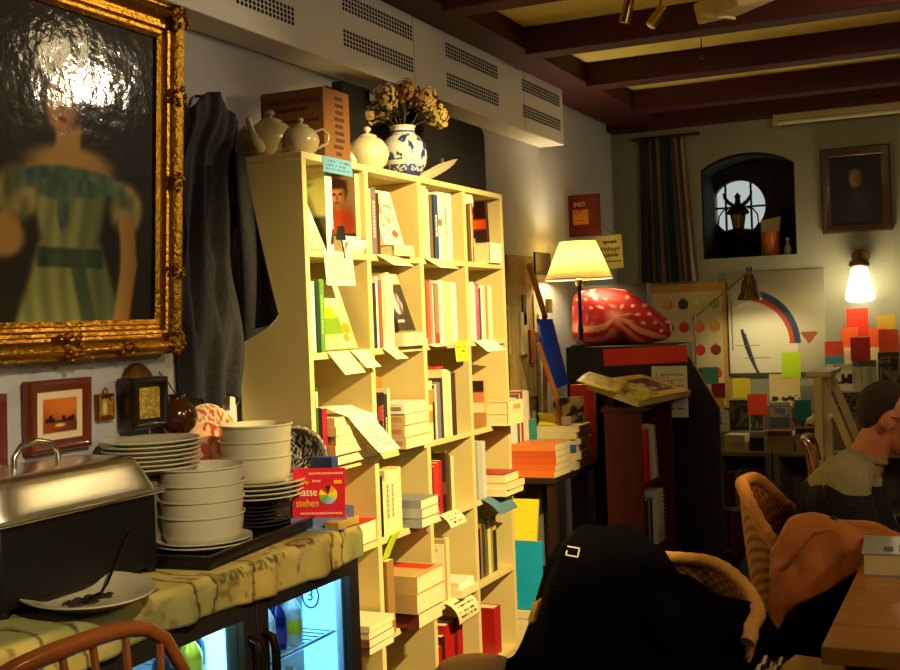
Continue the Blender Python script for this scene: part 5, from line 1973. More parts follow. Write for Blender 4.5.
# things in the window niche
iron = mat((10, 9, 8), .5, .6)
NZ = nz0 + .0004
t = thing('lantern', 'dark iron lantern with curled horns standing in the window niche', 'lantern', (P(739, 240, 'y', YB + .2).x, YB + .2, NZ))
t.scale = (1.12, 1.12, 1.12)
b = MB(); b.lathe([(0, 0), (.10, 0), (.105, .02), (.07, .05), (.055, .10), (.075, .125), (.11, .14), (.105, .16), (.03, .175), (0, .175)], n=24); b.build('foot', iron, t)
b = MB(); b.lathe([(.028, .17), (.042, .26), (.05, .262)], n=6); b.build('glass_cage', glass((150, 120, 80), .1), t)
b = MB()
for k in range(6):
    a = 2 * PI * k / 6
    b.tube([(.028 * math.cos(a), .028 * math.sin(a), .17), (.043 * math.cos(a), .043 * math.sin(a), .262)], .004, 5)
b.build('cage_bars', iron, t)
b = MB(); b.lathe([(.062, .258), (.064, .27), (.04, .305), (.018, .32), (.014, .35), (.02, .36), (0, .385)], n=20); b.build('cap', iron, t)
b = MB()
for s in (-1, 1):
    b.tube([(s * .03, 0, .31), (s * .055, 0, .33), (s * .075, 0, .36), (s * .082, 0, .385)], [.012, .011, .009, .004], 8)
b.build('horns', iron, t)
b = MB()
for s in (-1, 1):
    b.tube([(s * .09, 0, .16), (s * .115, 0, .2), (s * .11, 0, .25), (s * .085, 0, .285), (s * .055, 0, .29)], .0045, 6)
b.build('scroll', iron, t)
am = mat((196, 96, 24), .25, var=.35, scale=20, coat=.5)
t = thing('candle_holder', 'amber glass candle holder at the right of the window niche', 'candle holder', (P(771, 240, 'y', YB + .12).x, YB + .12, NZ))
b = MB(); b.lathe([(0, 0), (.048, 0), (.054, .03), (.056, .12), (.05, .155), (.046, .155), (.05, .12), (.048, .02), (0, .012)], n=24); b.build('glass_body', am, t)
b = MB(); b.cyl((0, 0, .013), (0, 0, .08), .028); b.build('candle', mat((214, 180, 120), .5), t)
t = thing('card', 'cream card propped behind the amber candle holder in the window niche', 'card', (P(768, 215, 'y', YB + .22).x, YB + .22, NZ), RX(-.08))
b = MB(); b.prism([(-.05, 0), (.05, 0), (.075, .26), (-.05, .24)], 'y', 0, .004); b.build('paper', mat((206, 186, 130), .7), t)
t = thing('bottle', 'small clear stoppered bottle at the right edge of the niche', 'bottle', (P(788, 252, 'y', YB + .05).x, YB + .05, NZ))
b = MB(); b.lathe([(0, 0), (.024, 0), (.026, .04), (.012, .06), (.01, .085), (0, .085)], n=20); b.build('bottle_body', mat((120, 130, 120), .1, coat=.6), t)
b = MB(); b.ball((0, 0, .098), .013); b.build('stopper', mat((170, 170, 160), .1, coat=.6), t)

# small dark portrait, right
t = thing('framed_painting', 'dark small portrait of a man in a brown frame on the back wall', 'painting', ((P(822, 190, 'y', YB).x + P(892, 190, 'y', YB).x) / 2, YB - .02, 2.18), RX(.03))
pw2, ph2 = .30, .42
moulding('frame', pw2, ph2, [(-.004, 0), (-.004, .004), (.004, .012), (.018, .016), (.03, .026), (.042, .028), (.048, .020), (.048, -.015)], wood((74, 46, 22), .4, axis=2, coat=.2), t)


def oldman(u, v):
    c = mixc((22, 14, 10), (34, 22, 14), vn(u * 4, v * 4, 1))
    e = ell(u, v, .5, .25, .30, .3, .5)
    c = mixc(c, (36, 38, 40), e * .8)
    c = mixc(c, (90, 40, 36), ell(u, v, .5, .4, .07, .05, .5) * .7)
    c = mixc(c, mixc((150, 110, 60), (70, 46, 26), (u - .42) * 4), ell(u, v, .49, .65, .12, .12, .3))
    c = mixc(c, (110, 96, 70), ell(u, v, .48, .75, .11, .05, .5) * .8)
    for cx in (.45, .53):
        c = mixc(c, (40, 26, 16), ell(u, v, cx, .66, .024, .01, .5))
    return c


b = MB(); b.grid(lambda u, v: V(((u - .5) * pw2, -.002, (v - .5) * ph2)), 60, 80, oldman); b.build('canvas', painted(.5), t)
b = MB(); b.bb(-pw2 / 2, pw2 / 2, .0, .012, -ph2 / 2, ph2 / 2); b.build('backing', mat((50, 36, 24), .8), t)

# wall sconce
sx_, sz_ = P(861, 264, 'y', YB).x, P(861, 262, 'y', YB - .1).z
t = thing('wall_lamp', 'lit wall lamp with white glass bell shade on the back wall', 'lamp', (sx_, YB, sz_))
br = mat((110, 84, 50), .35, .9)
b = MB(); b.lathe([(0, 0), (.05, 0), (.052, .012), (.02, .02), (0, .02)], (0, -.0, .03), 24, rot=RX(PI / 2)); b.build('wall_plate', br, t)
b = MB(); b.tube([(0, -.01, .03), (0, -.06, .045), (0, -.10, .035), (0, -.11, .0)], .010, 8); b.build('arm', br, t)
b = MB(); b.lathe([(0, .02), (.03, .018), (.055, .005), (.062, -.02), (.05, -.03), (0, -.03)], (0, -.11, 0), 24); b.build('gallery', br, t)
gl = bpy.data.materials.new('opal_glass'); gl.use_nodes = True
g_ = gl.node_tree.nodes['Principled BSDF']; g_.inputs['Base Color'].default_value = (.9, .85, .7, 1); g_.inputs['Emission Color'].default_value = (1, .86, .56, 1); g_.inputs['Emission Strength'].default_value = 9.; g_.inputs['Roughness'].default_value = .2
b = MB(); b.lathe([(.04, -.028), (.052, -.06), (.072, -.14), (.084, -.20), (.082, -.222), (.06, -.236), (0, -.24)], (0, -.11, 0), 32); b.build('glass_shade', gl, t, smooth=60)
point('wall_lamp_bulb', (sx_, YB - .24, sz_ - .16), 6.5, (1, .78, .42), .06)

# posters
t = thing('poster', 'poster of apples and fruits in rows with yellow edge on the back wall', 'poster', (-1.765, YB - .006, 1.30))
FR = [(150, 30, 20), (190, 130, 50), (70, 60, 40), (190, 40, 24), (140, 160, 50), (196, 40, 24), (60, 50, 34), (206, 60, 30), (214, 110, 40), (206, 170, 90), (120, 30, 20), (170, 190, 90)]


def apples(u, v):
    c = mixc((190, 172, 116), (206, 190, 140), vn(u * 3, v * 4, 2))
    if u > .93 or v > .93:
        return (186, 140, 50)
    uu, vv = (u - .16) / .77 * 4, v / .93 * 5
    i, j = int(math.floor(uu)), int(math.floor(vv))
    if i < 0 or j < 0 or i > 3:
        return c
    du, dv = uu - i - .5, vv - j - .5
    d = math.hypot(du, dv * 1.45)
    if d < .34:
        f = FR[(i * 5 + j * 3 + 1) % len(FR)]
        k = 1.25 - 1.2 * math.hypot(du + .08, dv - .1)
        return tuple(min(255, x * (.55 + .5 * k)) for x in f)
    if abs(du) < .02 and .23 < dv < .30:
        return (80, 60, 30)
    return c


b = MB(); b.grid(lambda u, v: V(((u - .5) * .52, -.008, -.44 + v * .80)), 120, 170, apples); b.build('print', painted(.6), t, smooth=0)
b = MB(); b.bb(-.26, .26, -.0075, .004, -.44, .36); b.build('backing', mat((186, 140, 50), .7), t)
t = thing('poster', 'large sailing poster with blue and red curved sail on the back wall', 'poster', (-1.215, YB - .006, 1.385))


def sail(u, v):
    g = ell(u, v, .36, .50, .55, .55, .7)
    c = mixc((150, 146, 128), (206, 196, 150), g)
    if v > .62:
        c = mixc(c, (120, 112, 92), sst(.62, .95, v) * .75)
    # big pale hull / sail curve
    d1 = math.hypot(u - .28, (v - .28))
    if d1 < .44:
        c = mixc((222, 216, 176), (232, 228, 196), vn(u * 3, v * 3, 1))
    # banded curved sail
    a = math.atan2(v - .30, u - .22)
    r = math.hypot(u - .22, v - .30)
    if .02 < a < 1.45:
        if .42 < r < .465:
            c = (190, 66, 40)
        elif .465 <= r < .475:
            c = (70, 60, 60)
        elif .475 <= r < .53:
            c = (44, 66, 96)
    # rigging and dark hull lines
    if abs(u - .02 - .36 * (1 - v / .42) ** 0.0 * 0 - (.30 - .62 * (v - .02) + .55 * (v - .02) ** 2 - .0)) < .016 and v < .46:
        c = (40, 44, 50)
    if abs((u - .19) - (.38 - v) * .32) < .012 and .02 < v < .42:
        c = (70, 72, 70)
    if abs(u - .05) < .006 and v > .25 and v < .75:
        c = (120, 120, 110)
    if (abs(v - .30) < .005 and .08 < u < .34) or (abs(v - .18) < .005 and .16 < u < .44):
        c = (110, 110, 100)
    # brown kite
    if abs(u - .835) < .085 - abs(v - .40) * .75 - max(0, .40 - v) * .1 and .27 < v < .415:
        c = (150, 86, 44)
    if v < .035:
        c = (70, 70, 62)
    return c


b = MB(); b.grid(lambda u, v: V(((u - .5) * .60, -.008, (v - .5) * .66)), 150, 150, sail); b.build('print', painted(.45, spec=.4), t, smooth=0)
b = MB(); b.bb(-.30, .30, -.0075, .004, -.33, .33); b.build('backing', mat((150, 146, 130), .7), t)

# desk lamp reaching over from a stand
shx, shz = P(750, 300, 'y', 7.05).x, P(750, 300, 'y', 7.05).z
px_, pz_ = P(694, 318, 'y', 7.0).x, P(694, 318, 'y', 7.0).z
t = thing('desk_lamp', 'metal cone desk lamp on a thin jointed arm before the sailing poster', 'lamp', (px_, 7.0, .6405))
chrome = mat((150, 136, 112), .25, 1.)
h0 = pz_ - .6405
b = MB(); b.lathe([(0, 0), (.07, 0), (.07, .012), (.012, .02), (0, .02)], n=28); b.build('base', chrome, t)
b = MB(); b.tube([(0, 0, .01), (0, 0, h0)], .006, 8); b.build('post', chrome, t)
b = MB(); b.tube([(0, 0, h0), (shx - px_ - .02, .05, shz + .155 - .6405)], .004, 8); b.build('arm', chrome, t)
b = MB(); b.ball((0, 0, h0), .012); b.build('joint', chrome, t)
sh = V((shx - px_, .05, shz - .6405))
b = MB(); b.lathe([(.075, 0), (.074, .006), (.052, .05), (.042, .115), (.03, .125), (.026, .15), (.016, .155), (.014, .175), (.02, .18), (.018, .195), (0, .2)], sh, 32); b.build('cone_shade', mat((120, 104, 80), .22, 1.), t, smooth=50, solid=.0016)
b = MB(); b.ball(sh + V((0, 0, .05)), .022); b.build('bulb', emis((255, 226, 160), 14), t)
spot('desk_lamp_beam', (shx, 7.05, shz + .03), (shx + .10, 7.55, shz - .42), 15, (1, .84, .50), 118, .8, .02)

# low open cabinets along the back wall
grey_w = mat((120, 106, 78), .6, var=.08, scale=5)
TB = .64


def low_cab(label, x0, x1, y0=6.98, y1=7.47):
    t = thing('low_cabinet', label, 'cabinet', ((x0 + x1) / 2, (y0 + y1) / 2, 0))
    w_, d_ = (x1 - x0) / 2, (y1 - y0) / 2
    for n, bx in (('top_board', (-w_, w_, -d_, d_, TB - .025, TB)), ('side_panel', (-w_, -w_ + .035, -d_, d_, 0, TB - .025)), ('side_panel', (w_ - .035, w_, -d_, d_, 0, TB - .025)), ('back_panel', (-w_ + .035, w_ - .035, d_ - .012, d_, 0, TB - .025)),
                  ('shelf', (-w_ + .035, w_ - .035, -d_ + .02, d_ - .012, .28, .30)), ('bottom_board', (-w_ + .035, w_ - .035, -d_ + .01, d_ - .012, .03, .05))):
        b = MB(); b.bb(*bx); b.build(n, grey_w, t, bevel=.003)
    return t


low_cab('low open grey cabinet along the back wall, second from the left', -1.515, -1.185)
low_cab('low open grey cabinet along the back wall behind the cream chair', -1.175, -.80)
low_cab('low open grey cabinet along the back wall, leftmost behind the black unit', -1.90, -1.525)
low_cab('low open grey cabinet along the back wall, behind the seated man', -.79, -.30)
for k in range(5):
    book('%s book inside the second low cabinet, %s from left' % (('dark red', 'cream', 'grey', 'rust', 'cream')[k], ORD[k]), (-1.45 + k * .05, 7.15, .3004), .038, .2 + .03 * h2(k), .15, ((90, 24, 20), (150, 130, 90), (90, 88, 84), (110, 50, 26), (140, 120, 80))[k], None, group='books in the low cabinets')
z = .0504
for k in range(3):
    flat_book('%s box file in the second low cabinet, %s' % (('grey', 'brown', 'pale')[k], ('bottom', 'middle', 'top')[k]), (-1.35, 7.2, z), .05, .24, .2, ((90, 90, 86), (90, 60, 36), (120, 116, 104))[k], .1 * k, group='books in the low cabinets'); z += .0504
GB = 'books on the low cabinets'
ZB = TB + .0004


def pile(x, y, specs, lab, z=None):
    z = ZB if z is None else z
    n = len(specs)
    for i, (nm, cc, tk, h, d) in enumerate(specs):
        flat_book('%s, %s of the pile %s' % (nm, 'only one' if n == 1 else ('bottom' if i == 0 else ('top' if i == n - 1 else ORD[i] + ' from bottom')), lab), (x, y, z), tk, h, d, cc, .08 * (h2(i, x * 10) - .5), group=GB)
        z += tk + .0004
    return z


def bx_(u, y):
    return P(u, 430, 'y', y).x


pile(bx_(737, 7.08), 7.08, [('thick cream book', (190, 160, 110), .05, .12, .15), ('cream book with white cover', (206, 190, 150), .045, .12, .15)], 'below the black standing book')
pile(bx_(758, 7.08), 7.08, [('dark brown book', (50, 34, 24), .045, .09, .12), ('black brown book', (36, 26, 22), .035, .085, .12)], 'under the orange red tag')
pile(bx_(782, 7.08), 7.08, [('tan book', (150, 124, 76), .045, .15, .15), ('tan grey book', (140, 116, 70), .045, .15, .15), ('brown book', (110, 60, 36), .03, .14, .15)], 'in the middle of the low cabinets')
pile(bx_(808, 7.08), 7.08, [('olive tan book', (140, 124, 80), .035, .13, .15), ('tan book', (150, 132, 86), .035, .13, .15), ('olive grey book', (136, 122, 80), .035, .13, .14), ('dark brown book', (60, 44, 30), .03, .12, .14)], 'below the dark green tag')


def pic(seed, bg, fg, sc=6):
    return lambda u, v: fg if vn(u * sc, v * sc, seed) > .58 and .12 < v < .8 else (bg if not (.84 < v < .9 and h2(int(u * 16), seed) > .4) else fg)


def display(label, u0, u1, v0, v1, y, rgb, fn, z0, tk=.02, cat='book'):
    """book shown face on, on a small easel shelf; u, v its edges in the photo"""
    a, c = P(u0, v1, 'y', y), P(u1, v0, 'y', y)
    w_, h_ = c.x - a.x, c.z - z0
    return book(label, ((a.x + c.x) / 2, y + tk / 2, z0), tk, h_, w_, rgb, RZ(-PI / 2), group=GB, face=(22, 26, fn)), (a.x + c.x) / 2, z0 + h_


def stand(label, x0, x1, y0, y1, z1, rgb=(120, 104, 74)):
    return mk_box('book_stand', label, 'stand', ((x0 + x1) / 2, (y0 + y1) / 2, TB + .0002), (x1 - x0, y1 - y0, z1 - TB), mat(rgb, .6, var=.08), bev=.003)


# stepped risers
stand('long low wooden riser at the back of the low cabinets, left', bx_(700, 7.3), bx_(826, 7.3), 7.20, 7.44, .74)
RZ1 = .7404
display('black book with dark picture under the yellow tag', 730, 748, 400, 428, 7.235, (36, 32, 28), pic(3, (44, 38, 34), (90, 78, 60)), RZ1)
display('slim pale book left of the black standing book', 713, 727, 410, 428, 7.235, (170, 156, 110), pic(4, (180, 166, 120), (80, 90, 80)), RZ1)
display('green grey picture book under the orange red tag', 751, 763, 413, 430, 7.235, (110, 100, 70), pic(5, (60, 60, 44), (120, 130, 90)), RZ1)
display('grey picture book in the middle of the back row', 770, 790, 402, 430, 7.235, (120, 110, 80), lambda u, v: (70, 84, 76) if v < .5 else pic(6, (150, 136, 96), (90, 96, 96))(u, v), RZ1)
display('cream backed book behind the dark green tag', 793, 812, 402, 430, 7.255, (150, 130, 84), pic(7, (160, 140, 90), (70, 60, 44)), RZ1)
stand('upper wooden riser holding the cream picture book', bx_(766, 7.4), bx_(802, 7.4), 7.31, 7.42, .885)
display('cream book with small dark figures under the lime tag', 770, 799, 374, 403, 7.33, (226, 206, 150), lambda u, v: (60, 50, 40) if (.12 < v < .34 and vn(u * 9, v * 9, 2) > .55) else mixc((236, 220, 160), (226, 190, 120), v), .8854)
mk_box('book_stand', 'tall wooden rack behind the man holding the tagged books', 'stand', (-.62, 7.37, TB + .0002), (.62, .18, .975 - TB), mat((120, 104, 74), .6, var=.08), bev=.003)
mk_box('book_stand', 'front step of the tagged book rack behind the man', 'stand', (-.62, 7.21, TB + .0002), (.62, .13, .86 - TB), mat((110, 94, 66), .6, var=.08), bev=.003)
display('white book with black and red figures below the teal tag', 827, 852, 364, 386, 7.30, (206, 196, 160), lambda u, v: (36, 26, 24) if (.25 < v < .65 and vn(u * 8, v * 8, 9) > .5) else ((150, 30, 24) if (v < .25 and .3 < u < .45) else (206, 196, 160)), .9754)
display('pale grey green book below the dark red tag', 853, 876, 360, 390, 7.30, (170, 168, 130), lambda u, v: mixc((176, 172, 134), (130, 134, 104), vn(u * 4, v * 4, 5)) if v < .8 else (90, 88, 60), .9754)
display('black book below the orange tag at right', 879, 899, 352, 388, 7.30, (30, 26, 24), pic(11, (32, 28, 26), (110, 96, 76), 9), .9754)
display('dark picture book on the front step behind the man', 831, 862, 392, 420, 7.16, (60, 54, 40), pic(12, (50, 46, 36), (120, 110, 80), 12), .8604)
display('cream page book left of the dark red tag', 845, 856, 347, 372, 7.345, (236, 220, 160), lambda u, v: (238, 224, 170), .9754)
display('cream page book right of the dark red tag', 870, 882, 347, 375, 7.345, (236, 220, 160), lambda u, v: (238, 224, 170), .9754)

# coloured tags on thin wires
TG = 'coloured paper tags among the books'


def ptag(label, u0, u1, v0, v1, y, rgb, foot):
    a, c = P(u0, v1, 'y', y), P(u1, v0, 'y', y)
    t = thing('paper_tag', label, 'tag', ((a.x + c.x) / 2, y, foot), None, TG)
    w_, za, zb = (c.x - a.x) / 2, a.z - foot, c.z - foot
    b = MB(); b.grid(lambda u, v: V(((u - .5) * 2 * w_, .004 * math.sin(u * 3), za + v * (zb - za))), 6, 6, lambda u, v: rgb); b.build('paper', painted(.7), t, solid=.0008, smooth=0)
    b = MB(); b.tube([(0, .008, 0), (0, .008, zb - .01)], .0014, 5); b.build('wire', mat((90, 86, 80), .4, .8), t)


ptag('yellow paper tag above the black standing book', 733, 750, 378, 398, 7.27, (226, 206, 30), RZ1)
ptag('orange red paper tag right of the black standing book', 748, 767, 394, 415, 7.225, (226, 64, 24), RZ1)
ptag('lime green paper tag above the cream picture book', 782, 800, 352, 378, 7.325, (190, 226, 20), .8854)
ptag('dark green paper tag above the tan book pile', 795, 811, 400, 421, 7.225, (20, 90, 76), RZ1)
ptag('teal paper tag at the shoulder of the black unit', 703, 718, 367, 384, 7.1, (90, 176, 150), TB)
ptag('red paper tag with white mark beside the black unit', 712, 725, 383, 398, 7.12, (170, 30, 30), TB)
ptag('small yellow paper tag under the red one beside the black unit', 714, 724, 398, 410, 7.12, (230, 196, 30), TB)
ptag('red orange paper tag over a teal one at the left of the rack', 825, 843, 341, 356, 7.285, (226, 70, 40), .9754)
ptag('teal paper tag below the red orange one at the left of the rack', 825, 843, 356, 364, 7.275, (70, 140, 160), .9754)
ptag('orange paper tag left of the tall red one on the rack', 842, 858, 327, 349, 7.35, (240, 100, 30), .9754)
ptag('tall red orange paper tag right below the wall lamp', 847, 868, 308, 337, 7.37, (214, 50, 26), .9754)
ptag('dark red paper tag in the middle of the rack', 851, 870, 337, 361, 7.28, (160, 24, 20), .9754)
ptag('orange paper tag right of the dark red one on the rack', 869, 885, 328, 350, 7.35, (238, 100, 34), .9754)
ptag('orange red paper tag above the black book at right', 879, 898, 329, 352, 7.28, (232, 80, 30), .9754)
ptag('mustard yellow paper tag at the far right of the rack', 877, 895, 315, 329, 7.38, (190, 156, 40), .9754)

# ------------------------------------------------------------------ ceiling things
t = thing('tube_light', 'unlit cream fluorescent tube fixture under the last ceiling beam', 'ceiling light', (-.55, 7.395, 2.6648))
b = MB(); b.bb(-.62, .75, -.03, .03, -.035, 0); b.build('fixture', mat((176, 160, 110), .5), t, bevel=.004)
b = MB(); b.tube([(-.59, 0, -.05), (.72, 0, -.05)], .014, 10); b.build('tube', mat((214, 206, 170), .3), t)
b = MB(); b.bb(-.62, -.59, -.02, .02, -.066, -.034); b.bb(.72, .75, -.02, .02, -.066, -.034); b.build('end_cap', mat((190, 176, 130), .5), t)
brs = mat((190, 150, 60), .25, 1.)


def spotlight(label, u, v, aim, parent_group='spotlights on the ceiling'):
    p = P(u, v, 'z', ZC)
    t = thing('spotlight', label, 'spotlight', (p.x, p.y, ZC - .0002), None, parent_group)
    b = MB(); b.cyl((0, 0, 0), (0, 0, -.012), .03, n=20); b.build('rose', brs, t)
    b = MB(); b.tube([(0, 0, -.012), (0, 0, -.06)], .006, 8); b.build('stem', brs, t)
    d = V(aim).normalized()
    o = V((0, 0, -.07))
    b = MB(); b.cyl(o - d * .02, o + d * .075, .020, .024, 20); b.build('head', brs, t, smooth=50)
    b = MB(); b.cyl(o + d * .074, o + d * .078, .019, n=20); b.build('lens', mat((230, 214, 170), .2), t)
    return t


spotlight('brass ceiling spotlight at the top of the photo, left one', 628, -14, (-.3, .1, -1))
spotlight('brass ceiling spotlight tilted left, right one beside the grey projector', 660, -6, (-.5, -.3, -.8))
for k, (x, y) in enumerate(((.45, 2.3), (.2, 1.2), (.55, 5.3), (.9, 2.4))):
    pass
pj = P(735, 4, 'z', 2.66)
t = thing('projector', 'beige boxy projector hanging tilted from the ceiling', 'projector', (pj.x, pj.y, ZC - .0002))
b = MB(); b.cyl((0, 0, 0), (0, 0, -.10), .012); b.build('mount', brs, t)
b = MB(); b.box((0, 0, -.13), (.26, .2, .085), RZ(-.75) @ RX(.25)); b.build('housing', mat((176, 156, 96), .5, var=.05), t, bevel=.01)
b = MB(); b.box(V((-.055, -.045, -.19)), (.16, .008, .01), RZ(.9)); b.build('front_lip', mat((214, 196, 130), .4), t)
hk = P(701, 38, 'z', ZC)
t = thing('ceiling_hook', 'small hook with a short cord hanging between ceiling beams', 'hook', (hk.x, hk.y + .0, ZC))
b = MB(); b.tube([(0, 0, 0), (0, 0, -.085)], .003, 6); b.build('cord', mat((50, 34, 24), .6), t)
b = MB(); b.ball((0, 0, -.092), .012); b.build('knob', mat((70, 44, 30), .5), t)
# ------------------------------------------------------------------ wicker tub chairs
def wicker_col(a_n, b_n, c0, c1):
    def f(u, v):
        i, j = int(u * a_n), int(v * b_n)
        fu, fv = u * a_n - i, v * b_n - j
        k = .5 + .5 * math.sin(PI * fv)
        if (i + j) % 2:
            return mixc(c0, c1, .35 + .65 * k)
        return mixc(mixc(c0, (30, 16, 6), .5), c1, .55 * k)
    return f


def wicker_chair(label, loc, rz, r=.29, back=.88, arm=.62, ext=.10, c0=(110, 62, 20), c1=(190, 122, 50), group='wicker tub chairs'):
    t = thing('wicker_chair', label, 'chair', loc, RZ(rz), group)
    L = ext * 2 + PI * r

    def path(s):
        d = s * L
        if d < ext:
            return V((r, -ext + d, 0)), V((1, 0, 0))
        if d > L - ext:
            return V((-r, -(d - (L - ext)), 0)), V((-1, 0, 0))
        a = (d - ext) / r
        return V((r * math.cos(a), r * math.sin(a), 0)), V((math.cos(a), math.sin(a), 0))

    def top(s):
        k = 1 - abs(2 * s - 1)
        return arm - .04 * sst(.08, 0, k) + (back - arm) * sst(.25, .85, k)

    def wall(u, v):
        p, n = path(u)
        z = .20 + (top(u) - .20) * v
        fl = .05 * sst(.25, .9, z) - .015
        wv = .0022 * (1 if (int(u * 60) + int(v * 36)) % 2 else -1)
        return V((p.x + n.x * (fl + wv), p.y + n.y * (fl + wv), z))

    wm = painted(.5, bump=.25, bscale=120)
    b = MB(); b.grid(wall, 180, 72, wicker_col(60, 36, c0, c1)); b.build('back_shell', wm, t, smooth=60, solid=.012)
    b = MB(); b.tube([wall(i / 60, 1.0) + V((0, 0, .006)) for i in range(61)], .021, 10); b.build('rim', mat(c1, .45, var=.3, scale=90, bump=.4, bscale=160), t, smooth=60)
    b = MB()
    def seat(u, v):
        x = -r + .02 + u * (2 * r - .04)
        yb = math.sqrt(max(0, (r - .02) ** 2 - min(abs(x), r - .02) ** 2)) if True else 0
        y = -ext - .08 + v * (yb + ext + .08)
        return V((x, y, .43 - .015 * math.sin(PI * u) * math.sin(PI * v)))
    b.grid(seat, 60, 48, wicker_col(30, 24, c0, c1)); b.build('seat', wm, t, smooth=60, solid=.02)
    b = MB(); b.tube([(-r + .02, -ext - .085, .425), (r - .02, -ext - .085, .425)], .016, 8); b.build('front_rail', mat(c1, .45, var=.3, scale=90), t)
    for sx, sy in ((-1, -1), (1, -1), (-1, 1), (1, 1)):
        b = MB(); b.tube([(sx * (r - .05), -ext - .05 if sy < 0 else r * .62, .43), (sx * (r - .04), -ext - .06 if sy < 0 else r * .66, 0)], [.02, .016], 10); b.build('leg', mat(c0, .5, var=.2), t)
    return t


CA = V((-.45, 3.985, 0))
wicker_chair('wicker tub chair with the seated man in it, facing right', CA, -PI / 2 + PI, r=.285, back=.895, arm=.68, ext=.05)
CB = V((-.93, 3.30, 0))
wicker_chair('wicker tub chair under the black coat, facing the camera', CB, 0, r=.30, back=.70, arm=.61, ext=.10, c0=(120, 76, 26), c1=(206, 150, 70))

# black coat thrown over the front wicker chair
t = thing('coat', 'large black coat thrown over the front wicker chair, reaching the floor', 'coat', (CB.x, CB.y, 0))
coat_m = mat((4, 4, 5), .85, var=.4, scale=12, bump=.4, bscale=50, spec=.02)


def ridge(a):
    pts = ((0, .60), (.05, .74), (.16, .80), (.32, .805), (.44, .75), (.54, .665), (.70, .635), (.88, .63), (1, .57))
    for (x0, z0), (x1, z1) in zip(pts, pts[1:]):
        if a <= x1:
            return z0 + (z1 - z0) * sst(0, 1, (a - x0) / (x1 - x0)) if x1 > x0 else z0
    return pts[-1][1]


def coat(a, q):
    # a left..right, q from front floor over the top to the back
    zr = ridge(a)
    xl = -.41 + a * .80
    w_ = vn(a * 7, q * 5, 2) - .5
    if a > .78:
        low = .06 + .42 * sst(.72, .95, a)
    else:
        low = .05 + .03 * math.sin(a * 9)
    prof = [(-.50, low), (-.47, max(low, .22)), (-.42, max(low + .02, .42)), (-.30, max(low + .04, .52)), (-.05, zr - .12), (.16, zr - .03), (.30, zr), (.385, zr - .03), (.41, zr - .2), (.42, zr - .42)]
    k = q * (len(prof) - 1)
    i = min(int(k), len(prof) - 2)
    f = sst(0, 1, k - i) * .4 + (k - i) * .6
    y = prof[i][0] * (1 - f) + prof[i + 1][0] * f
    z = prof[i][1] * (1 - f) + prof[i + 1][1] * f
    y -= .30 * max(0, a - .50) / .50 * sst(.35, .7, q)
    xl += (.30 - y) / .8 * .10 * (1 - a)
    fold = .03 * math.sin(a * 24 + 3 * math.sin(q * 3)) * (1 - .6 * sst(.4, .7, q)) + .04 * w_
    y += fold * -1 + .06 * (abs(a - .5) * 2) ** 3 * (1 - q)
    z = max(.012, z + .018 * w_)
    return V((xl + .012 * math.sin(q * 9 + a * 4), y, z))


b = MB(); b.grid(coat, 90, 90); b.build('coat_body', coat_m, t, smooth=180, solid=.012)
b = MB()
b.tube([(.02, .05, .60), (.16, -.14, .52), (.22, -.30, .36), (.23, -.40, .16)], [.075, .07, .062, .05], 14); b.build('sleeve', coat_m, t, smooth=180)
p = P(566, 543, 'y', CB.y - .16)
b = MB()
for x0, x1, z0, z1 in ((-.02, .02, .012, .016), (-.02, .02, -.016, -.012), (.016, .02, -.016, .016), (-.02, -.016, -.016, .0)):
    b.bb(x0, x1, -.002, .0, z0, z1)
o = b.build('label_outline', mat((206, 200, 186), .7), t, loc=coat(.20, .52) + V((0, -.02, .02)), rot=(-.6, .15, .1), smooth=0)

# tan jacket over the near arm of the man's chair
t = thing('jacket', 'tan orange suede jacket heaped over the near arm of the man’s wicker chair'.replace('’', "'"), 'jacket', (CA.x, CA.y - .3, 0))
tan = mat((178, 104, 38), .85, var=.2, scale=14, bump=.6, bscale=22, sheen=.4)


def jk(a, q):
    x = -.175 + a * .50
    zr = .785 + .055 * math.sin(PI * min(1, a * 1.5)) - .02 * sst(.6, 1, a) - .05 * sst(.12, 0, a)
    drop = .23 - .20 * min(1, max(0, a - .12) / .62)
    w_ = vn(a * 6, q * 6, 8) - .5
    th = q * 2 - 1
    if q < .66:
        f = q / .66
        y = -.135 + .115 * math.sin(f * PI / 2) + .02 * w_ * f
        z = zr - drop * (1 - math.sin(f * PI / 2) ** 1.0) - .02 * (1 - f)
        y -= .035 * math.sin(f * PI) * (1 - a)
    else:
        f = (q - .66) / .34
        y = -.02 + .12 * f
        z = zr - .16 * f * f
    y += .012 * math.sin(a * 19 + q * 5) * (1 - q) + .05 * a * (1 - .3 * q)
    z += .014 * math.sin(a * 13 + q * 9) + .012 * w_
    y += .022 * (vn(a * 14 + q * 3, q * 9, 5) - .5) * (1 - q)
    return V((x, y, z))


b = MB(); b.grid(jk, 70, 60); b.build('jacket_body', tan, t, smooth=180, solid=.022, off=0)
b = MB(); b.tube([jk(.1, .3) + V((0, -.018, 0)), jk(.25, .42) + V((0, -.022, 0)), jk(.42, .5) + V((0, -.02, 0)), jk(.55, .52) + V((0, -.012, 0))], [.006, .007, .006, .004], 8); b.build('seam_fold', tan, t, smooth=180)
b = MB(); b.ball(jk(.36, .62) + V((0, -.014, .008)), .012, 1, .6, 1); b.build('button', mat((30, 16, 8), .4), t)

# black cloth added to darken the shaded chair arm under the tan jacket
t = thing('added_cloth', 'black cloth added for the dark shaded area on the near arm under the tan jacket', 'added_cloth', (CA.x, CA.y - .3, 0))


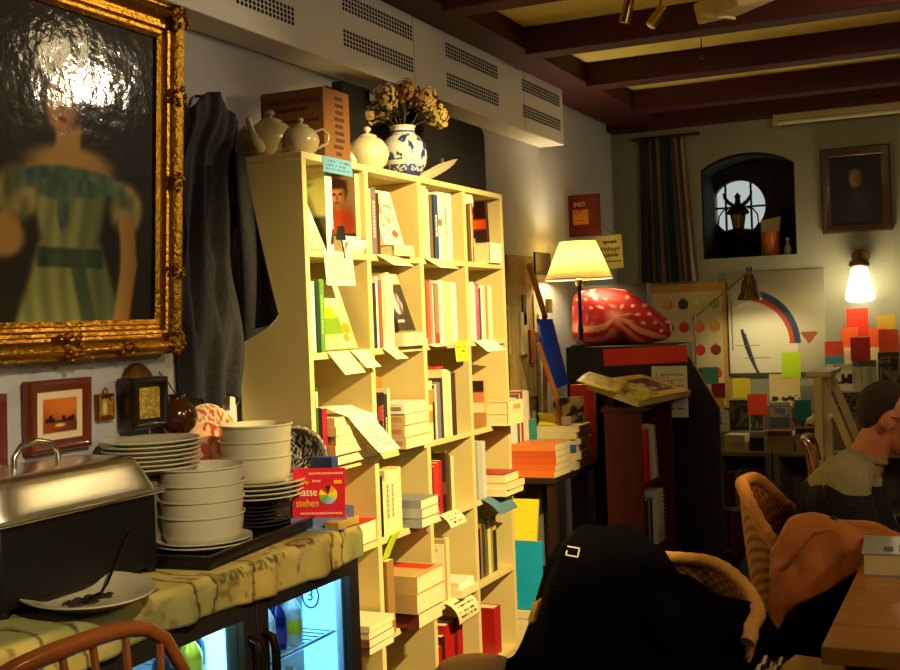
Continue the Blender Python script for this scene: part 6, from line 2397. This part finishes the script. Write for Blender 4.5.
def hang(a, q):
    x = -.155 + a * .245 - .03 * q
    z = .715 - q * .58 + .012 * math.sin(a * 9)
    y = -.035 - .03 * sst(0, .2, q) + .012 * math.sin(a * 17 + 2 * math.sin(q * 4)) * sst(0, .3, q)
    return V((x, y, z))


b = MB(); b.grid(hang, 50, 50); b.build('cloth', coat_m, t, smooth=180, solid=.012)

# ------------------------------------------------------------------ honey coloured table
tw_ = wood((166, 112, 44), .35, axis=0, scale=3, coat=.25)
t = thing('dining_table', 'honey coloured wooden table at the right edge', 'table', (.40, 3.22, 0))
b = MB()
for k in range(6):
    y0 = -.585 + k * .195
    b.bb(-.755, .7, y0 + .0008, y0 + .1942, .70, .74)
b.build('tabletop', tw_, t, bevel=.003)
dkw = wood((70, 30, 14), .4, axis=0)
b = MB(); b.bb(-.70, .65, -.55, -.53, .60, .70); b.bb(-.70, .65, .53, .55, .60, .70); b.bb(-.70, -.68, -.53, .53, .60, .70); b.bb(.63, .65, -.53, .53, .60, .70); b.build('apron', dkw, t)
for sx in (-.68, .62):
    for sy in (-.53, .53):
        b = MB(); b.bb(sx - .03, sx + .03, sy - .03, sy + .03, 0, .70); b.build('leg', dkw, t, bevel=.004)
t = thing('book', 'thick cream paged book with grey printed cover on the honey table', 'book', (-.19, 3.50, .7404), RZ(.06))
b = MB(); b.bb(-.155, .19, -.13, .13, 0, .004); b.bb(-.155, .19, -.13, .13, .058, .062); b.build('cover', mat((150, 156, 160), .4), t)
b = MB(); b.bb(-.150, .186, -.128, .125, .004, .058); b.build('pages', mat((214, 196, 140), .85, var=.12, stretch=(1, 1, 120)), t)
b = MB()
for k in range(7):
    b.bb(-.10 + k * .04, -.075 + k * .04, -.10, -.03 + .03 * (k % 2), .062, .0626)
b.build('cover_print', mat((60, 66, 80), .6), t, smooth=0)
q_ = P(806, 662, 'z', .56)
t = thing('stool', 'small wooden stool bearing a cream folder at the bottom edge', 'stool', (q_.x + .02, q_.y - .06, 0))
b = MB(); b.bb(-.12, .12, -.12, .12, .51, .54); b.build('seat', dkw, t, bevel=.004)
for sx in (-.09, .09):
    for sy in (-.09, .09):
        b = MB(); b.bb(sx - .015, sx + .015, sy - .015, sy + .015, 0, .51); b.build('leg', dkw, t)
mk_box('folder', 'cream folder lying on the small stool at the bottom edge', 'folder', (q_.x + .03, q_.y - .05, .5404), (.17, .19, .02), mat((176, 146, 84), .6), rot=(0, 0, -.2))
b = MB(); b.grid(lambda u, v: V((-.03 + u * .06, -.06 + v * .12, .012 + .012 * math.sin(u * 9) + .006 * math.sin(v * 7))), 40, 24, lambda u, v: (196, 186, 164) if int(u * 9) % 2 else (24, 22, 24))
tag(b.build('scarf', painted(.9), loc=(q_.x - .08, q_.y - .07, .5404), solid=.008, smooth=180), 'black and white striped scarf beside the cream folder at the bottom edge', 'scarf')
# round rattan stool top at the bottom
t = thing('rattan_stool', 'round brown rattan stool at the bottom edge before the bookcase', 'stool', (-1.42, 3.17, 0))
b = MB(); b.grid(lambda u, v: V((.125 * v * math.cos(2 * PI * u), .125 * v * math.sin(2 * PI * u), .455 + .012 * (1 - v * v) - .02 * sst(.85, 1, v))), 96, 24, lambda u, v: mixc((96, 58, 16), (156, 104, 40), .5 + .5 * math.sin(u * 2 * PI * 48))); b.build('seat', painted(.55), t, smooth=60, solid=.02, off=-1)
b = MB(); b.lathe([(.118, .10), (.112, .25), (.122, .435)], n=40); b.build('body', mat((120, 78, 30), .6, var=.3, scale=60), t, solid=.01)
for k in range(4):
    a = PI / 4 + k * PI / 2
    b = MB(); b.tube([(.1 * math.cos(a), .1 * math.sin(a), .2), (.115 * math.cos(a), .115 * math.sin(a), 0)], .014, 8); b.build('leg', mat((90, 56, 24), .5), t)

# cream step ladder behind the man, brown chair behind
t = thing('step_ladder', 'cream painted wooden step ladder standing behind the seated man', 'ladder', (-.62, 5.6, 0))
lw = mat((176, 158, 106), .6, var=.08)
lt_ = P(818, 377, 'y', 5.6)
lx, lz = lt_.x + .62, lt_.z
for s in (0, .34):
    b = MB(); b.tube([(lx, s, lz), (lx - .01, s, 0)], .026, 4); b.build('front_rail', lw, t)
    b = MB(); b.tube([(lx + .012, s + .02, lz - .01), (lx + .44, s + .02, 0)], .022, 4); b.build('rear_rail', lw, t)
for k in range(4):
    z = .22 + k * .24
    b = MB(); b.bb(lx - .06, lx + .05, .0, .34, z, z + .022); b.build('step', lw, t)
b = MB(); b.bb(lx - .05, lx + .06, -.02, .38, lz, lz + .025); b.build('top_cap', lw, t, bevel=.003)
ch0 = [o for o in SC.objects if o.name == 'wooden_chair'][0]
dup(ch0, (-.455, 4.85, 0), RZ(.12), 'brown spindle-back wooden chair behind the seated man', 'spindle-back wooden chairs')
ch0['group'] = 'spindle-back wooden chairs'
# boxes in the dark under the cabinets
t = thing('box', 'dark teal box with a sloping lid on the floor beyond the black coat', 'box', (-1.02, 5.95, 0))
b = MB(); b.prism([(-.17, 0), (.17, 0), (.17, .38), (.02, .38), (-.17, .20)], 'y', 0, .3); b.build('box_body', mat((46, 62, 56), .6), t, bevel=.004)
mk_box('crate', 'dark red brown crate on the floor behind the teal box', 'crate', (-1.12, 6.45, 0), (.36, .26, .40), mat((70, 24, 14), .6))

# ------------------------------------------------------------------ the man
def remeshed(name, mb, vox, m, parent, smooth_it=4):
    bmesh.ops.recalc_face_normals(mb.bm, faces=mb.bm.faces)
    me = bpy.data.meshes.new('raw')
    mb.bm.to_mesh(me)
    mb.bm.free()
    o = bpy.data.objects.new('raw', me)
    COL.objects.link(o)
    r = o.modifiers.new('r', 'REMESH')
    r.mode = 'VOXEL'
    r.voxel_size = vox
    s = o.modifiers.new('s', 'SMOOTH')
    s.factor = .5
    s.iterations = smooth_it
    dg = bpy.context.evaluated_depsgraph_get()
    m2 = bpy.data.meshes.new_from_object(o.evaluated_get(dg))
    bpy.data.objects.remove(o)
    m2.materials.clear()
    m2.materials.append(m)
    m2.polygons.foreach_set('use_smooth', [True] * len(m2.polygons))
    m2.name = name
    n = bpy.data.objects.new(name, m2)
    COL.objects.link(n)
    if parent is not None:
        n.parent = parent
    return n


# local frame: x forward, -y the man's right, origin on the floor below the hips
HIP, WAI, CHE = V((0, 0, .545)), V((.035, 0, .69)), V((.085, 0, .83))
NB = V((.135, 0, .975))
SHR, SHL = V((.105, -.185, .915)), V((.115, .185, .915))
HC = V((.232, 0, 1.108))
HR = RY(.22)
skin = mat((196, 122, 78), .5, var=.08, scale=20)


def torso(b, g=0.):
    b.ball(HIP, .118 + g, 1.0, 1.42, .95, 20, 14)
    b.ball(WAI, .112 + g, 1.0, 1.38, 1.15, 20, 14)
    b.ball(CHE, .120 + g, 1.0, 1.45, 1.12, 20, 14)
    for S in (SHR, SHL):
        b.tube([NB + V((-.02, 0, -.03)), (NB + S) / 2 + V((-.01, 0, -.01)), S], [.06 + g, .062 + g, .058 + g], 14)
    b.tube([HIP + V((-.03, 0, 0)), WAI + V((-.04, 0, 0)), CHE + V((-.04, 0, .02)), NB + V((-.03, 0, -.02))], [.09 + g, .09 + g, .10 + g, .06 + g], 14)


ARMS = []
for s, S in ((-1, SHR), (1, SHL)):
    E_ = V((.17, s * .215, .69))
    W_ = V((.36, s * .15, .655))
    ARMS.append((s, S, E_, W_))


def arms(b, g=0., wrist=1.):
    for s, S, E_, W_ in ARMS:
        b.ball(S, .06 + g)
        b.tube([S, S * .5 + E_ * .5, E_], [.056 + g, .05 + g, .042 + g], 14)
        b.ball(E_, .042 + g)
        w2 = E_ + (W_ - E_) * wrist
        b.tube([E_, E_ * .6 + w2 * .4, w2], [.042 + g, .042 + g, .030 + g], 14)


def legs(b, g=0., to=1.):
    for s in (-1, 1):
        h, k, a = V((.03, s * .095, .535)), V((.46, s * .125, .545)), V((.43, s * .125, .09))
        b.tube([h, h * .5 + k * .5, k], [.088 + g, .08 + g, .060 + g], 14)
        b.ball(k, .060 + g)
        b.tube([k, k * .65 + a * .35 + V((-.015, 0, 0)), a], [.058 + g, .058 + g, .036 + g], 14)


b = MB()
torso(b); arms(b); legs(b)
b.tube([NB + V((-.01, 0, -.04)), NB * .5 + HC * .5 + V((-.012, 0, -.02)), HC + HR @ V((-.02, 0, -.04))], [.066, .058, .058], 16)


def hd(p):
    return HC + HR @ V(p)


b.ball(hd((-.012, 0, .024)), .096, 1.0, .80, .97, 24, 18, HR)
b.ball(hd((.034, 0, -.045)), .060, 1.0, .92, 1.08, 20, 14, HR)
b.ball(hd((.066, 0, -.086)), .026, 1, 1.1, .9)
b.tube([hd((.086, 0, .022)), hd((.104, 0, -.010)), hd((.108, 0, -.026))], [.009, .012, .014], 10)
b.tube([hd((.074, -.042, .030)), hd((.086, -.014, .032)), hd((.086, .014, .032)), hd((.074, .042, .030))], [.010, .012, .012, .010], 8)
b.ball(hd((.088, 0, -.052)), .016, .8, 1.5, .9)
for s in (-1, 1):
    b.ball(hd((-.006, s * .078, -.004)), .026, .72, .34, 1.2, 14, 10, HR)
    b.ball(hd((-.010, s * .083, -.004)), .018, .5, .3, 1.2, 12, 8, HR)
    b.ball(hd((.054, s * .040, -.028)), .030)
# hands resting on the thighs: palm, thumb and four fingers curled over the knee
for s, S, E_, W_ in ARMS:
    pc = W_ + V((.045, s * -.008, -.012))
    b.ball(pc, .042, 1.05, .95, .42)
    b.tube([W_, pc], [.029, .03], 12)
    for k in range(4):
        oy = (k - 1.5) * .0195
        l = (.068, .078, .074, .058)[k if s < 0 else k]
        p0 = pc + V((.030, oy, .002))
        p1 = p0 + V((l * .5, oy * .25, .002))
        p2 = p1 + V((l * .36, oy * .1, -.018))
        p3 = p2 + V((l * .18, 0, -.022))
        b.tube([pc + V((0, oy * .8, 0)), p0, p1, p2, p3], [.011, .0105, .0098, .009, .0075], 8)
    th0 = pc + V((-.012, s * -.030, 0))
    b.tube([th0, th0 + V((.028, s * -.022, -.004)), th0 + V((.058, s * -.030, -.014))], [.013, .012, .009], 8)
PP = V((CA.x - .078, CA.y + .035, 0))
man = remeshed('person', b, .0062, skin, None, 3)
man.location = PP
tag(man, 'man in a grey and black sweater leaning forward in a wicker chair at right', 'person')

sw = bpy.data.materials.new('two_tone_knit')
sw.use_nodes = True
nt = sw.node_tree
B_ = nt.nodes['Principled BSDF']
B_.inputs['Roughness'].default_value = .9
tc = nt.nodes.new('ShaderNodeTexCoord')
sp = nt.nodes.new('ShaderNodeSeparateXYZ')
nt.links.new(tc.outputs['Object'], sp.inputs[0])
nz = nt.nodes.new('ShaderNodeTexNoise'); nz.inputs['Scale'].default_value = 6.
nt.links.new(tc.outputs['Object'], nz.inputs['Vector'])
ad = nt.nodes.new('ShaderNodeMath'); ad.operation = 'MULTIPLY_ADD'; ad.inputs[1].default_value = .10
nt.links.new(nz.outputs['Fac'], ad.inputs[0]); nt.links.new(sp.outputs['Z'], ad.inputs[2])
gt = nt.nodes.new('ShaderNodeMath'); gt.operation = 'GREATER_THAN'; gt.inputs[1].default_value = .965
nt.links.new(ad.outputs[0], gt.inputs[0])
mx = nt.nodes.new('ShaderNodeMix'); mx.data_type = 'RGBA'
mx.inputs[6].default_value = lin((20, 17, 16)) + (1,); mx.inputs[7].default_value = lin((150, 140, 100)) + (1,)
nt.links.new(gt.outputs[0], mx.inputs[0]); nt.links.new(mx.outputs[2], B_.inputs['Base Color'])
wv_ = nt.nodes.new('ShaderNodeTexWave'); wv_.inputs['Scale'].default_value = 90; wv_.inputs['Distortion'].default_value = 1.
nt.links.new(tc.outputs['Object'], wv_.inputs['Vector'])
bp = nt.nodes.new('ShaderNodeBump'); bp.inputs['Strength'].default_value = .3; bp.inputs['Distance'].default_value = .004
nf = nt.nodes.new('ShaderNodeTexNoise'); nf.inputs['Scale'].default_value = 11.; nf.inputs['Distortion'].default_value = 1.2
nt.links.new(tc.outputs['Object'], nf.inputs['Vector'])
bf = nt.nodes.new('ShaderNodeBump'); bf.inputs['Strength'].default_value = .7; bf.inputs['Distance'].default_value = .03
nt.links.new(nf.outputs['Fac'], bf.inputs['Height']); nt.links.new(bf.outputs['Normal'], bp.inputs['Normal'])
nt.links.new(wv_.outputs['Fac'], bp.inputs['Height']); nt.links.new(bp.outputs['Normal'], B_.inputs['Normal'])
b = MB(); torso(b, .014); arms(b, .014, .9)
remeshed('sweater', b, .009, sw, man, 4)
b = MB()
ax = (HC - NB).normalized()
b.tube([V((.152, 0, .988)) + RY(.35) @ V((.057 * math.cos(2 * PI * k / 24), .060 * math.sin(2 * PI * k / 24), 0)) for k in range(24)], .012, 8, closed=True)
b.build('collar', mat((140, 130, 92), .9), man, smooth=60)
b = MB(); legs(b, .012)
b.ball(HIP + V((.01, 0, -.02)), .122, 1.0, 1.42, .85, 20, 14)
remeshed('trousers', b, .010, mat((30, 32, 40), .9, var=.15), man, 4)
for s in (-1, 1):
    b = MB(); b.ball((.43, s * .125, .055), .048, 1.0, .9, 1.0); b.tube([(.41, s * .125, .042), (.50, s * .127, .042), (.58, s * .13, .032)], [.044, .044, .032], 12); b.bb(.37, .61, s * .125 - .04, s * .125 + .04, .0, .016)
    remeshed('shoe', b, .007, mat((24, 18, 14), .4), man, 4)
b = MB(); b.ball(hd((-.025, 0, .031)), .0935, 1.0, .835, .97, 36, 26, HR)
b.ball(hd((-.054, 0, -.004)), .055, 1.0, 1.12, .92, 24, 16, HR)
remeshed('hair', b, .006, mat((40, 22, 14), .7, var=.4, scale=60, bump=.8, bscale=150), man, 3)
b = MB()
for s in (-1, 1):
    b.tube([hd((.0, s * .084, .014)), hd((.06, s * .074, .014)), hd((.100, s * .058, .012))], .002, 6)
    b.tube([hd((.102, s * .034 + .024 * math.cos(2 * PI * k / 20), .004 + .018 * math.sin(2 * PI * k / 20))) for k in range(20)], .0018, 6, closed=True)
b.tube([hd((.102, -.010, .008)), hd((.106, 0, .010)), hd((.102, .010, .008))], .0018, 6)
b.build('glasses', mat((40, 32, 28), .3, .6), man)
for s in (-1, 1):
    b = MB(); b.ball(hd((.079, s * .032, .006)), .012); b.build('eye', mat((226, 220, 206), .2, coat=.5), man)
    b = MB(); b.ball(hd((.0885, s * .032, .004)), .0055); b.build('iris', mat((50, 34, 22), .2), man)
